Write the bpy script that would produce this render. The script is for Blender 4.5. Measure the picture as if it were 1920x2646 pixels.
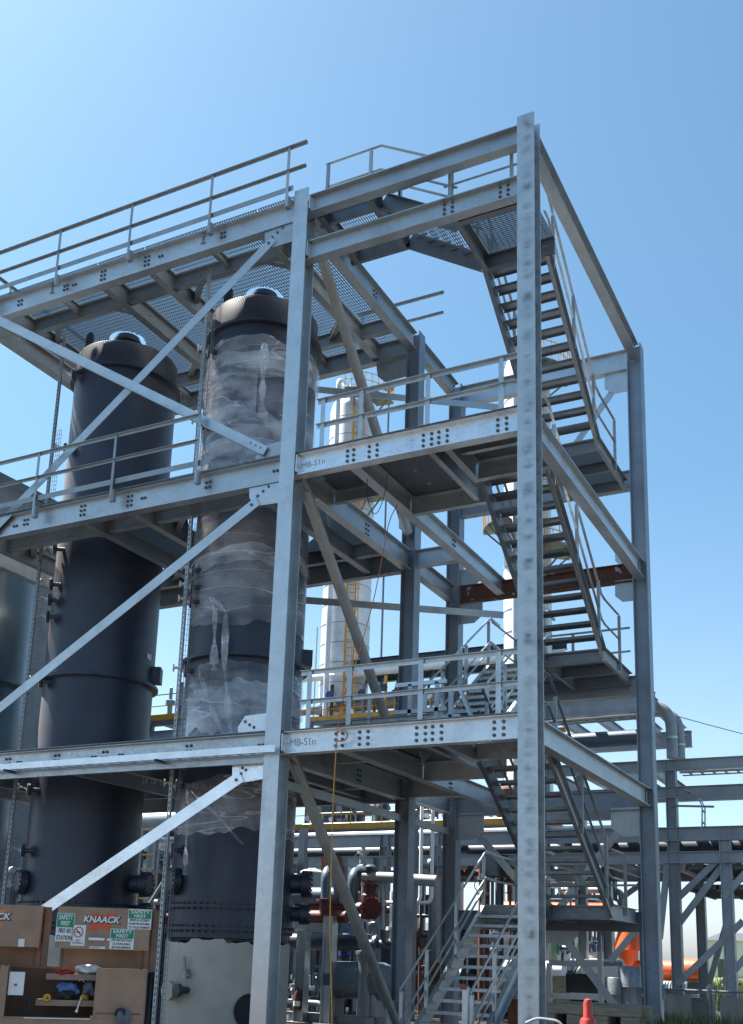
import bpy, bmesh, math, random
from mathutils import Vector, Matrix
R = math.radians
random.seed(7)
for o in list(bpy.data.objects): bpy.data.objects.remove(o)
sc = bpy.context.scene
COL = sc.collection

# ---------------------------------------------------------------- camera
CAM = Vector((9.4385, -14.6458, 1.65)); YAW, PIT, ROL, FPX, PPY = .48, .2354, .0315, 2771.94, 1802.26
def cam_axes():
    f = Vector((-math.sin(YAW)*math.cos(PIT), math.cos(YAW)*math.cos(PIT), math.sin(PIT)))
    r = Vector((math.cos(YAW), math.sin(YAW), 0)); u = r.cross(f)
    c, s = math.cos(ROL), math.sin(ROL)
    return c*r+s*u, -s*r+c*u, f
CR, CU, CF = cam_axes()
cam = bpy.data.cameras.new('camera'); camo = bpy.data.objects.new('camera', cam); COL.objects.link(camo)
m = Matrix((CR, CU, -CF)).transposed().to_4x4(); m.translation = CAM; camo.matrix_world = m
cam.sensor_fit = 'VERTICAL'; cam.sensor_height = 36; cam.sensor_width = 36*1920/2646
cam.lens = 36*FPX/2646; cam.shift_y = (PPY-1323)/2646; cam.shift_x = 0
cam.clip_start = .1; cam.clip_end = 6000
sc.camera = camo
def at(px, py, y=None, d=None):
    """surveyed point: where the sight line of a photo pixel meets the vertical plane y (or lies d metres away)"""
    D = CF + CR*((px-960)/FPX) - CU*((py-PPY)/FPX)
    t = (y-CAM.y)/D.y if d is None else d
    return CAM + D*t

# ---------------------------------------------------------------- sky, sun, exposure
SUN_AZ_FROM_NEG_X = 3      # degrees towards +Y
SUN_EL = 60
w = bpy.data.worlds.new('World'); sc.world = w; w.use_nodes = True
nt = w.node_tree; nt.nodes.clear()
sky = nt.nodes.new('ShaderNodeTexSky'); sky.sky_type = 'NISHITA'; sky.sun_disc = False
a = R(SUN_AZ_FROM_NEG_X)
sdir = Vector((-math.cos(a)*math.cos(R(SUN_EL)), math.sin(a)*math.cos(R(SUN_EL)), math.sin(R(SUN_EL))))
sky.sun_elevation = R(SUN_EL); sky.sun_rotation = math.atan2(sdir.x, sdir.y)
sky.air_density = 1.0; sky.dust_density = 1.25; sky.ozone_density = 1.2; sky.altitude = 100
bg = nt.nodes.new('ShaderNodeBackground'); bg.inputs['Strength'].default_value = .051
wo = nt.nodes.new('ShaderNodeOutputWorld')
tint = nt.nodes.new('ShaderNodeMix'); tint.data_type = 'RGBA'; tint.blend_type = 'MULTIPLY'; tint.inputs[0].default_value = 1
gtc = nt.nodes.new('ShaderNodeTexCoord'); gs = nt.nodes.new('ShaderNodeSeparateXYZ'); nt.links.new(gtc.outputs['Generated'], gs.inputs[0])
gr = nt.nodes.new('ShaderNodeValToRGB'); nt.links.new(gs.outputs[2], gr.inputs[0])     # sky colour by height above the horizon
gr.color_ramp.elements[0].position = .02; gr.color_ramp.elements[0].color = (1.0, 1.08, 1.36, 1)
gr.color_ramp.elements[1].position = .42; gr.color_ramp.elements[1].color = (.74, 1.02, 1.03, 1)
e_ = gr.color_ramp.elements.new(.2); e_.color = (1.04, 1.14, 1.10, 1)
nt.links.new(gr.outputs[0], tint.inputs[7])
nt.links.new(sky.outputs[0], tint.inputs[6]); nt.links.new(tint.outputs[2], bg.inputs[0]); nt.links.new(bg.outputs[0], wo.inputs[0])
sl = bpy.data.lights.new('sun', 'SUN'); sl.energy = 5.0; sl.angle = R(.55); sl.color = (1, .95, .88)
so = bpy.data.objects.new('sun', sl); COL.objects.link(so)
so.rotation_euler = (-sdir).to_track_quat('-Z', 'Y').to_euler(); so.location = (-20, 0, 40)
sc.view_settings.view_transform = 'Standard'; sc.view_settings.look = 'None'
sc.view_settings.exposure = 1.95; sc.view_settings.gamma = 1
sc.render.engine = 'CYCLES'

# ---------------------------------------------------------------- materials
def mat(name, col, rough=.6, metal=0., noise=0., scale=3., col2=None, bump=0., bscale=40., detail=6, spec=.5, stretch=None, thresh=None):
    m = bpy.data.materials.new(name); m.use_nodes = True
    n = m.node_tree.nodes; l = m.node_tree.links
    b = n['Principled BSDF']
    b.inputs['Roughness'].default_value = rough; b.inputs['Metallic'].default_value = metal
    b.inputs['Specular IOR Level'].default_value = spec
    c = tuple(col)+(1,)
    b.inputs['Base Color'].default_value = c
    if noise or col2 is not None:
        tc = n.new('ShaderNodeTexCoord'); mp = n.new('ShaderNodeMapping')
        l.new(tc.outputs['Object'], mp.inputs[0])
        if stretch: mp.inputs['Scale'].default_value = stretch
        t = n.new('ShaderNodeTexNoise'); t.inputs['Scale'].default_value = scale; t.inputs['Detail'].default_value = detail; t.inputs['Roughness'].default_value = .62
        l.new(mp.outputs[0], t.inputs[0])
        r = n.new('ShaderNodeValToRGB')
        lo, hi = thresh or (.3, .7)
        r.color_ramp.elements[0].position = lo; r.color_ramp.elements[1].position = hi
        c2 = tuple(col2)+(1,) if col2 is not None else tuple(x*(1-noise) for x in col)+(1,)
        r.color_ramp.elements[0].color = c2; r.color_ramp.elements[1].color = tuple(min(1, x*(1+noise*.6)) for x in col)+(1,)
        l.new(t.outputs[0], r.inputs[0]); l.new(r.outputs[0], b.inputs['Base Color'])
    if bump:
        tc2 = n.new('ShaderNodeTexCoord'); t2 = n.new('ShaderNodeTexNoise'); t2.inputs['Scale'].default_value = bscale; t2.inputs['Detail'].default_value = 4
        l.new(tc2.outputs['Object'], t2.inputs[0])
        bp = n.new('ShaderNodeBump'); bp.inputs['Strength'].default_value = bump; bp.inputs['Distance'].default_value = .02
        l.new(t2.outputs[0], bp.inputs['Height']); l.new(bp.outputs[0], b.inputs['Normal'])
    return m
def galv(name, col, rough=.5, metal=.55):
    """hot dip galvanised steel: spangle cells, cloudy blotches, run marks and roughness variation"""
    m = bpy.data.materials.new(name); m.use_nodes = True
    n = m.node_tree.nodes; l = m.node_tree.links; b = n['Principled BSDF']
    tc = n.new('ShaderNodeTexCoord')
    v = n.new('ShaderNodeTexVoronoi'); v.inputs['Scale'].default_value = 38; l.new(tc.outputs['Object'], v.inputs['Vector'])
    t = n.new('ShaderNodeTexNoise'); t.inputs['Scale'].default_value = 2.3; t.inputs['Detail'].default_value = 7; t.inputs['Roughness'].default_value = .65; l.new(tc.outputs['Object'], t.inputs[0])
    t3 = n.new('ShaderNodeTexNoise'); t3.inputs['Scale'].default_value = 14; t3.inputs['Detail'].default_value = 5; l.new(tc.outputs['Object'], t3.inputs[0])
    mx = n.new('ShaderNodeMix'); mx.data_type = 'FLOAT'; mx.inputs[0].default_value = .16
    l.new(t.outputs[0], mx.inputs[2]); l.new(v.outputs['Color'], mx.inputs[3])
    mx2 = n.new('ShaderNodeMix'); mx2.data_type = 'FLOAT'; mx2.inputs[0].default_value = .3
    l.new(mx.outputs[0], mx2.inputs[2]); l.new(t3.outputs[0], mx2.inputs[3])
    r = n.new('ShaderNodeValToRGB'); e = r.color_ramp.elements
    e[0].position = .3; e[1].position = .68
    e[0].color = tuple(x*.66 for x in col)+(1,); e[1].color = tuple(min(1, x*1.18) for x in col)+(1,)
    k = e.new(.4); k.color = tuple(x*.93 for x in col)+(1,)
    l.new(mx2.outputs[0], r.inputs[0]); l.new(r.outputs[0], b.inputs['Base Color'])
    b.inputs['Metallic'].default_value = metal
    oi = n.new('ShaderNodeObjectInfo'); ov = n.new('ShaderNodeMapRange'); ov.inputs[3].default_value = .80; ov.inputs[4].default_value = 1.12; l.new(oi.outputs['Random'], ov.inputs[0])
    om = n.new('ShaderNodeVectorMath'); om.operation = 'SCALE'; l.new(r.outputs[0], om.inputs[0]); l.new(ov.outputs[0], om.inputs['Scale'])
    t4 = n.new('ShaderNodeTexNoise'); t4.inputs['Scale'].default_value = .9; t4.inputs['Detail'].default_value = 8; t4.inputs['Roughness'].default_value = .7; l.new(tc.outputs['Object'], t4.inputs[0])
    sr = n.new('ShaderNodeMapRange'); sr.inputs[1].default_value = .54; sr.inputs[2].default_value = .72; sr.inputs[4].default_value = .55; l.new(t4.outputs[0], sr.inputs[0])
    st = n.new('ShaderNodeMix'); st.data_type = 'RGBA'; l.new(sr.outputs[0], st.inputs[0]); l.new(om.outputs[0], st.inputs[6]); st.inputs[7].default_value = (col[0]*.62, col[1]*.55, col[2]*.47, 1)
    l.new(st.outputs[2], b.inputs['Base Color'])
    mr = n.new('ShaderNodeMapRange'); mr.inputs[1].default_value = .3; mr.inputs[2].default_value = .7; mr.inputs[3].default_value = rough-.1; mr.inputs[4].default_value = rough+.16
    l.new(t3.outputs[0], mr.inputs[0]); l.new(mr.outputs[0], b.inputs['Roughness'])
    bp = n.new('ShaderNodeBump'); bp.inputs['Strength'].default_value = .12; bp.inputs['Distance'].default_value = .01
    l.new(t3.outputs[0], bp.inputs['Height']); l.new(bp.outputs[0], b.inputs['Normal'])
    return m
M = {}
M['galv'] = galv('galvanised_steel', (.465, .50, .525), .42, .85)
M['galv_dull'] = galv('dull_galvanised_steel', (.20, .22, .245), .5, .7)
M['galv_shaded'] = galv('shaded_blue_grey_steel', (.27, .31, .36), .5, .75)  # shade on the rear columns put into a darker, bluer steel colour
M['brace_steel'] = galv('brownish_weathered_galvanised_steel', (.34, .335, .325), .55, .45)
M['galv_rack'] = galv('pipe_rack_steel', (.33, .365, .40), .5, .65)
M['galv_rail'] = galv('railing_steel', (.34, .365, .38), .5, .75)
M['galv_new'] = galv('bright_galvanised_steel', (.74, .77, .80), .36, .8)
M['grate'] = mat('grating_steel', (.20, .22, .24), .5, .7)
M['bolt'] = mat('bolt_steel', (.16, .18, .20), .45, .7, noise=.3, scale=30)
M['black'] = mat('black_primer', (.017, .025, .052), .46, 0, noise=.4, scale=1.6, bump=.12, bscale=5, spec=.6)
_b = M['black'].node_tree.nodes['Principled BSDF']; _b.inputs['Sheen Weight'].default_value = .11; _b.inputs['Sheen Roughness'].default_value = .45; _b.inputs['Sheen Tint'].default_value = (1, .86, .74, 1)   # warm sheen added to brighten the sunlit edge of the vessels
M['grey_primer'] = mat('grey_primer', (.43, .405, .355), .7, 0, noise=.16, scale=2.2, bump=.06)
M['dark_vessel'] = mat('dark_green_grey_paint', (.05, .085, .105), .30, 0, noise=.3, scale=1.2)
M['white_clad'] = mat('white_cladding', (.62, .64, .66), .42, .25, noise=.22, scale=.8, bump=.1, bscale=2)
M['white'] = mat('white_paint', (.78, .78, .77), .5, 0, noise=.1, scale=3)
M['yellow'] = mat('yellow_paint', (.55, .28, .02), .5, 0, noise=.25, scale=4)
M['red'] = mat('red_paint', (.42, .035, .025), .5, 0, noise=.3, scale=5)
M['dark_red'] = mat('dark_red_primer', (.10, .018, .018), .6, 0, noise=.35, scale=4)
M['orange'] = mat('orange_paint', (.68, .105, .02), .45, 0, noise=.22, scale=2)
M['brown'] = mat('brown_box_paint', (.31, .195, .13), .55, 0, noise=.22, scale=3.5, bump=.04)
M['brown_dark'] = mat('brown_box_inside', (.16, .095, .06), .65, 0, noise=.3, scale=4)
M['rust'] = mat('rusty_steel', (.17, .062, .032), .85, 0, col2=(.07, .028, .02), scale=5, bump=.2, bscale=30)
M['rust_patched'] = mat('rusty_steel_with_primer_patches', (.095, .036, .022), .8, 0, col2=(.34, .35, .37), scale=2.2, thresh=(.36, .375), detail=3)
M['blue_dark'] = mat('dark_blue_paint', (.012, .03, .075), .5, 0, noise=.2)
M['concrete'] = mat('concrete', (.22, .215, .20), .9, 0, noise=.25, scale=3, bump=.2, bscale=20)
M['wood'] = mat('weathered_timber', (.27, .215, .15), .85, 0, noise=.4, scale=4, stretch=(1, 8, 8), bump=.2)
M['pipe_blue'] = mat('blue_grey_pipe_paint', (.085, .12, .16), .42, .1, noise=.25, scale=3)
M['pipe_dark'] = mat('dark_pipe_coating', (.035, .045, .06), .45, .1, noise=.3, scale=3)
M['pipe_grey'] = mat('grey_pipe_paint', (.27, .29, .31), .45, .2, noise=.25, scale=3)
M['blue'] = mat('blue_paint', (.02, .05, .22), .5, 0, noise=.2)
M['green'] = mat('green_paint', (.02, .16, .06), .5, 0, noise=.2)
M['rubber'] = mat('black_rubber', (.02, .02, .022), .7, 0, noise=.2)
M['chrome'] = mat('bright_valve_steel', (.66, .66, .64), .35, .35, noise=.2, scale=20)
M['glass'] = mat('dark_glass', (.03, .04, .05), .08, 0)
M['rope_o'] = mat('orange_rope_fibre', (.50, .16, .07), .8, 0, noise=.3, scale=40)
M['rope_y'] = mat('yellow_rope_fibre', (.55, .28, .05), .8, 0, noise=.3, scale=40)
M['fibre'] = mat('grey_fabric', (.12, .13, .16), .9, 0, noise=.3, scale=12)
M['bluecloth'] = mat('blue_cloth', (.13, .19, .42), .9, 0, noise=.3, scale=12)
M['redcloth'] = mat('red_cloth', (.42, .03, .03), .9, 0, noise=.3, scale=12)
M['sign_white'] = mat('sign_white', (.70, .71, .70), .5, 0, noise=.08, scale=6)
M['sign_green'] = mat('sign_green', (.0, .22, .105), .5, 0, noise=.1, scale=6)
M['sign_black'] = mat('sign_black', (.02, .02, .02), .5, 0)
M['sign_orange'] = mat('sign_orange', (.60, .085, .025), .5, 0, noise=.1, scale=8)
M['sign_orange2'] = mat('faded_sign_orange', (.62, .21, .05), .5, 0, noise=.1, scale=8)
M['sign_red'] = mat('sign_red', (.40, .03, .04), .5, 0)
M['roof'] = mat('grey_roof_sheet', (.07, .078, .09), .6, .2, noise=.25, scale=3)
M['shed'] = mat('shed_wall', (.50, .52, .53), .7, 0, noise=.12, scale=1.5)
M['shed_dark'] = mat('grey_shed_wall', (.17, .185, .20), .7, 0, noise=.2, scale=1.5)
M['scrawl'] = mat('marking_paint', (.27, .31, .35), .6, .3)

def smudged_galv():
    """galvanised steel with a chain of soft dark smudges down the flange (marks left on the steel itself)"""
    m = galv('smudged_galvanised_steel', (.43, .455, .47), .45, .8)
    n = m.node_tree.nodes; l = m.node_tree.links; b = n['Principled BSDF']
    src = b.inputs['Base Color'].links[0].from_socket
    tc = n.new('ShaderNodeTexCoord'); mp = n.new('ShaderNodeMapping'); l.new(tc.outputs['Object'], mp.inputs[0])
    mp.inputs['Scale'].default_value = (0, 0, 1)
    t = n.new('ShaderNodeTexNoise'); t.inputs['Scale'].default_value = 4.2; t.inputs['Detail'].default_value = 2.5; t.noise_dimensions = '3D'; l.new(mp.outputs[0], t.inputs[0])
    t2 = n.new('ShaderNodeTexNoise'); t2.inputs['Scale'].default_value = 7; t2.inputs['Detail'].default_value = 3; l.new(tc.outputs['Object'], t2.inputs[0])
    sx = n.new('ShaderNodeSeparateXYZ'); l.new(tc.outputs['Object'], sx.inputs[0])
    # distance from the flange's middle line (x = 4.40)
    d = n.new('ShaderNodeMath'); d.operation = 'SUBTRACT'; d.inputs[1].default_value = 4.425; l.new(sx.outputs[0], d.inputs[0])
    ab = n.new('ShaderNodeMath'); ab.operation = 'ABSOLUTE'; l.new(d.outputs[0], ab.inputs[0])
    ed = n.new('ShaderNodeMapRange'); ed.inputs[1].default_value = .02; ed.inputs[2].default_value = .12; ed.inputs[3].default_value = 1; ed.inputs[4].default_value = 0; l.new(ab.outputs[0], ed.inputs[0])
    s1 = n.new('ShaderNodeMapRange'); s1.inputs[1].default_value = .44; s1.inputs[2].default_value = .62; l.new(t.outputs[0], s1.inputs[0])
    s2 = n.new('ShaderNodeMapRange'); s2.inputs[1].default_value = .3; s2.inputs[2].default_value = .6; l.new(t2.outputs[0], s2.inputs[0])
    m1 = n.new('ShaderNodeMath'); m1.operation = 'MULTIPLY'; l.new(s1.outputs[0], m1.inputs[0]); l.new(s2.outputs[0], m1.inputs[1])
    m2 = n.new('ShaderNodeMath'); m2.operation = 'MULTIPLY'; l.new(m1.outputs[0], m2.inputs[0]); l.new(ed.outputs[0], m2.inputs[1])
    m3 = n.new('ShaderNodeMath'); m3.operation = 'MULTIPLY'; m3.inputs[1].default_value = .78; l.new(m2.outputs[0], m3.inputs[0])
    mx = n.new('ShaderNodeMix'); mx.data_type = 'RGBA'; l.new(m3.outputs[0], mx.inputs[0]); l.new(src, mx.inputs[6]); mx.inputs[7].default_value = (.10, .11, .12, 1)
    l.new(mx.outputs[2], b.inputs['Base Color'])
    return m
M['smudged'] = smudged_galv()

def film(base=.36, crease=.95):
    """torn, wrinkled clear plastic film: mostly see-through, cloudy, with thin white creases and a glossy sheen"""
    m = bpy.data.materials.new('plastic_film'); m.use_nodes = True
    n = m.node_tree.nodes; l = m.node_tree.links; b = n['Principled BSDF']
    b.inputs['Base Color'].default_value = (.62, .64, .70, 1); b.inputs['Roughness'].default_value = .16; b.inputs['Specular IOR Level'].default_value = .8
    tc = n.new('ShaderNodeTexCoord')
    mp = n.new('ShaderNodeMapping'); mp.inputs['Scale'].default_value = (.6, .6, 1.1); mp.inputs['Rotation'].default_value = (.3, .2, 0); l.new(tc.outputs['Object'], mp.inputs[0])
    t = n.new('ShaderNodeTexNoise'); t.inputs['Scale'].default_value = 1.6; t.inputs['Detail'].default_value = 5; t.inputs['Roughness'].default_value = .55; l.new(mp.outputs[0], t.inputs[0])
    r = n.new('ShaderNodeMapRange'); r.inputs[1].default_value = .36; r.inputs[2].default_value = .72; r.inputs[3].default_value = base*.2; r.inputs[4].default_value = base*1.7; l.new(t.outputs[0], r.inputs[0])
    mp2 = n.new('ShaderNodeMapping'); mp2.inputs['Scale'].default_value = (.30, .30, 1.9); mp2.inputs['Rotation'].default_value = (.18, -.12, 0); l.new(tc.outputs['Object'], mp2.inputs[0])
    t2 = n.new('ShaderNodeTexNoise'); t2.inputs['Scale'].default_value = .9; t2.inputs['Detail'].default_value = 3; t2.inputs['Roughness'].default_value = .5; t2.inputs['Distortion'].default_value = .35; l.new(mp2.outputs[0], t2.inputs[0])
    d = n.new('ShaderNodeMath'); d.operation = 'SUBTRACT'; d.inputs[1].default_value = .5; l.new(t2.outputs[0], d.inputs[0])
    ab = n.new('ShaderNodeMath'); ab.operation = 'ABSOLUTE'; l.new(d.outputs[0], ab.inputs[0])
    cr = n.new('ShaderNodeMapRange'); cr.inputs[1].default_value = 0; cr.inputs[2].default_value = .010; cr.inputs[3].default_value = crease; cr.inputs[4].default_value = 0; l.new(ab.outputs[0], cr.inputs[0])
    ml = n.new('ShaderNodeMath'); ml.operation = 'MULTIPLY'; l.new(cr.outputs[0], ml.inputs[0]); l.new(t.outputs[0], ml.inputs[1])
    ad = n.new('ShaderNodeMath'); ad.operation = 'ADD'; ad.use_clamp = True; l.new(r.outputs[0], ad.inputs[0]); l.new(ml.outputs[0], ad.inputs[1])
    l.new(ad.outputs[0], b.inputs['Alpha'])
    bp = n.new('ShaderNodeBump'); bp.inputs['Strength'].default_value = .3; bp.inputs['Distance'].default_value = .04
    l.new(t2.outputs[0], bp.inputs['Height']); l.new(bp.outputs[0], b.inputs['Normal'])
    return m
M['film'] = film()
M['film_milky'] = film(.62, .9)

def ground_mat():
    m = bpy.data.materials.new('pale_gravel'); m.use_nodes = True
    n = m.node_tree.nodes; l = m.node_tree.links; b = n['Principled BSDF']; b.inputs['Roughness'].default_value = .95
    tc = n.new('ShaderNodeTexCoord')
    t = n.new('ShaderNodeTexNoise'); t.inputs['Scale'].default_value = .25; t.inputs['Detail'].default_value = 8; l.new(tc.outputs['Object'], t.inputs[0])
    v = n.new('ShaderNodeTexVoronoi'); v.inputs['Scale'].default_value = 18; l.new(tc.outputs['Object'], v.inputs[0])
    r = n.new('ShaderNodeValToRGB'); r.color_ramp.elements[0].color = (.045, .044, .042, 1); r.color_ramp.elements[1].color = (.085, .083, .079, 1)
    r.color_ramp.elements[0].position = .3; r.color_ramp.elements[1].position = .7
    l.new(t.outputs[0], r.inputs[0])
    mx = n.new('ShaderNodeMix'); mx.data_type = 'RGBA'; mx.blend_type = 'MULTIPLY'; mx.inputs[0].default_value = .35
    l.new(r.outputs[0], mx.inputs[6]); l.new(v.outputs['Color'], mx.inputs[7]); l.new(mx.outputs[2], b.inputs['Base Color'])
    bp = n.new('ShaderNodeBump'); bp.inputs['Strength'].default_value = .5; l.new(v.outputs[0], bp.inputs['Height']); l.new(bp.outputs[0], b.inputs['Normal'])
    return m
M['gravel'] = ground_mat()
M['shaded_ground'] = mat('shaded_ground_dark', (.024, .022, .020), .95, 0, noise=.45, scale=1.2, bump=.4, bscale=9)  # ground colour darkened to stand for the shade under the tower
M['grass'] = mat('grass_green', (.09, .15, .03), .9, 0, col2=(.16, .17, .06), scale=.4)

# ---------------------------------------------------------------- object helpers
INV = {}
def tag(o, label=None, cat=None, group=None, kind=None):
    if label: o['label'] = label
    if cat: o['category'] = cat
    if group: o['group'] = group
    if kind: o['kind'] = kind
    return o
def thing(name, label, cat, loc=(0, 0, 0), rz=0, group=None):
    o = bpy.data.objects.new(name, None); COL.objects.link(o); o.empty_display_size = .2
    o.location = loc; o.rotation_euler = (0, 0, rz)
    INV[o.name] = (Matrix.Translation(Vector(loc)) @ Matrix.Rotation(rz, 4, 'Z')).inverted()
    return tag(o, label, cat, group)
def root_inv(o):
    while o is not None and o.parent: o = o.parent
    return INV.get(o.name, Matrix()) if o is not None else Matrix()

def I_prof(d, bf, tf, tw):   # (side, depth) outline
    a, b, c, e = bf/2, d/2, tw/2, d/2-tf
    return [(-a, -b), (a, -b), (a, -e), (c, -e), (c, e), (a, e), (a, b), (-a, b), (-a, e), (-c, e), (-c, -e), (-a, -e)]
def C_prof(d, bf, tf, tw, flip=1):
    b, e = d/2, d/2-tf
    p = [(0, -b), (bf, -b), (bf, -e), (tw, -e), (tw, e), (bf, e), (bf, b), (0, b)]
    return [(x*flip, y) for x, y in p][::flip]
def L_prof(a, b, t, fx=1, fy=1):
    p = [(0, 0), (a, 0), (a, t), (t, t), (t, b), (0, b)]
    p = [(x*fx, y*fy) for x, y in p]
    return p if fx*fy > 0 else p[::-1]
def rect(a, b): return [(-a/2, -b/2), (a/2, -b/2), (a/2, b/2), (-a/2, b/2)]

class MB:
    def __init__(s): s.v = []; s.f = []
    def add(s, vs, fs):
        k = len(s.v); s.v += [Vector(p) for p in vs]; s.f += [tuple(i+k for i in q) for q in fs]; return s
    def prof(s, pr, p0, p1, up=(0, 0, 1), off=(0, 0)):
        p0, p1 = Vector(p0), Vector(p1); ax = (p1-p0).normalized(); up = Vector(up)
        u = ax.cross(up).normalized(); v = u.cross(ax).normalized(); n = len(pr)
        vs = [p + u*(x+off[0]) + v*(y+off[1]) for p in (p0, p1) for x, y in pr]
        fs = [(i, (i+1) % n, n+(i+1) % n, n+i) for i in range(n)] + [tuple(range(n))[::-1], tuple(range(n, 2*n))]
        return s.add(vs, fs)
    def box(s, x0, x1, y0, y1, z0, z1):
        vs = [(x, y, z) for z in (z0, z1) for y in (y0, y1) for x in (x0, x1)]
        return s.add(vs, [(0, 2, 3, 1), (4, 5, 7, 6), (0, 1, 5, 4), (2, 6, 7, 3), (0, 4, 6, 2), (1, 3, 7, 5)])
    def bar(s, p0, p1, a, b, up=(0, 0, 1)): return s.prof(rect(a, b), p0, p1, up)
    def slab(s, pts, n, t):
        """flat polygon (3-D points) thickened by t along n"""
        n = Vector(n).normalized()*t; k = len(pts); pts = [Vector(p) for p in pts]
        return s.add(pts+[p+n for p in pts], [tuple(range(k))[::-1], tuple(range(k, 2*k))]+[(i, (i+1) % k, k+(i+1) % k, k+i) for i in range(k)])
    def tube(s, path, r, n=10, caps=True):
        path = [Vector(p) for p in path]; rs = r if isinstance(r, (list, tuple)) else [r]*len(path)
        rings = []; ref = None
        for i, p in enumerate(path):
            d = (path[min(i+1, len(path)-1)]-path[max(i-1, 0)]).normalized()
            if ref is None: ref = Vector((0, 0, 1)) if abs(d.z) < .9 else Vector((1, 0, 0))
            u = d.cross(ref).normalized(); ref = u.cross(d).normalized()
            rings.append([p+(u*math.cos(t)+ref*math.sin(t))*rs[i] for t in [2*math.pi*j/n for j in range(n)]])
        k = len(s.v); s.v += [q for g in rings for q in g]
        for i in range(len(rings)-1):
            for j in range(n):
                s.f.append((k+i*n+j, k+i*n+(j+1) % n, k+(i+1)*n+(j+1) % n, k+(i+1)*n+j))
        if caps: s.f.append(tuple(k+j for j in range(n))[::-1]); s.f.append(tuple(k+(len(rings)-1)*n+j for j in range(n)))
        return s
    def lathe(s, c, pr, n=48, axis='Z', caps=True):
        """pr: list of (radius, height) around axis through c"""
        c = Vector(c); k = len(s.v)
        for r, h in pr:
            for j in range(n):
                t = 2*math.pi*j/n; q = (r*math.cos(t), r*math.sin(t), h)
                if axis == 'X': q = (h, q[0], q[1])
                elif axis == 'Y': q = (q[1], h, q[0])
                s.v.append(c+Vector(q))
        for i in range(len(pr)-1):
            for j in range(n): s.f.append((k+i*n+j, k+i*n+(j+1) % n, k+(i+1)*n+(j+1) % n, k+(i+1)*n+j))
        if caps: s.f.append(tuple(k+j for j in range(n))[::-1]); s.f.append(tuple(k+(len(pr)-1)*n+j for j in range(n)))
        return s
    def build(s, name, m, parent=None, smooth=True, local=False, label=None):
        me = bpy.data.meshes.new(name)
        inv = Matrix() if local or parent is None else root_inv(parent)
        me.from_pydata([tuple(inv @ p) for p in s.v], [], s.f); me.update()
        if smooth:
            me.polygons.foreach_set('use_smooth', [True]*len(me.polygons)); me.set_sharp_from_angle(angle=R(38))
        me.materials.append(M[m] if isinstance(m, str) else m)
        o = bpy.data.objects.new(name, me); COL.objects.link(o)
        if parent is not None: o.parent = parent
        if label: o['label'] = label
        return o
def arc_path(pts, r, n=6):
    """polyline with rounded corners"""
    pts = [Vector(p) for p in pts]; out = [pts[0]]
    for i in range(1, len(pts)-1):
        a, b, c = pts[i-1], pts[i], pts[i+1]; d0 = (a-b); d1 = (c-b)
        rr = min(r, d0.length*.48, d1.length*.48); p = b+d0.normalized()*rr; q = b+d1.normalized()*rr
        for k in range(n+1):
            t = k/n; out.append(p*(1-t)**2 + b*2*t*(1-t) + q*t*t)
    out.append(pts[-1]); return out
def copy_tree(o, parent=None):
    c = o.copy(); COL.objects.link(c)
    if parent: c.parent = parent
    if o.name in INV: INV[c.name] = INV[o.name]
    for ch in list(o.children): copy_tree(ch, c)
    return c
def text_mesh(txt, size, mtl, mw, parent, name='lettering', bold=0., shear=0., width=1., align='CENTER', ext=.0015):
    cu = bpy.data.curves.new(name, 'FONT'); cu.body = txt; cu.size = size; cu.align_x = align; cu.align_y = 'CENTER'
    cu.extrude = ext; cu.offset = bold; cu.shear = shear
    to = bpy.data.objects.new('tmp', cu); COL.objects.link(to)
    dg = bpy.context.evaluated_depsgraph_get(); me = bpy.data.meshes.new_from_object(to.evaluated_get(dg))
    bpy.data.objects.remove(to); me.name = name
    me.transform(root_inv(parent) @ mw @ Matrix.Diagonal((width, 1, 1, 1)))
    me.materials.clear(); me.materials.append(M[mtl])
    o = bpy.data.objects.new(name, me); COL.objects.link(o); o.parent = parent
    return o
def face_mat(origin, xdir, up):
    """matrix placing XY drawing at origin with x along xdir and y along up"""
    x = Vector(xdir).normalized(); z = x.cross(Vector(up)).normalized(); y = z.cross(x)
    mm = Matrix((x, y, z)).transposed().to_4x4(); mm.translation = Vector(origin); return mm

# ================================================================ ground
g = MB(); g.add([(-3000, -300, 0), (3000, -300, 0), (3000, 5000, 0), (-3000, 5000, 0)], [(0, 1, 2, 3)])
tag(g.build('ground', 'gravel'), kind='structure')
g = MB(); g.add([(-400, 75, .004), (600, 75, .004), (600, 1500, .004), (-400, 1500, .004)], [(0, 1, 2, 3)])
tag(g.build('grass_field', 'grass'), kind='structure')
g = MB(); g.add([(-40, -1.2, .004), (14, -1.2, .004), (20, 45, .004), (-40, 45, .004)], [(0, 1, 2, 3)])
tag(g.build('shaded_ground_sheet', 'shaded_ground'), kind='structure')  # added dark sheet: shade below the tower put into colour, keeps undersides dark

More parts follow.
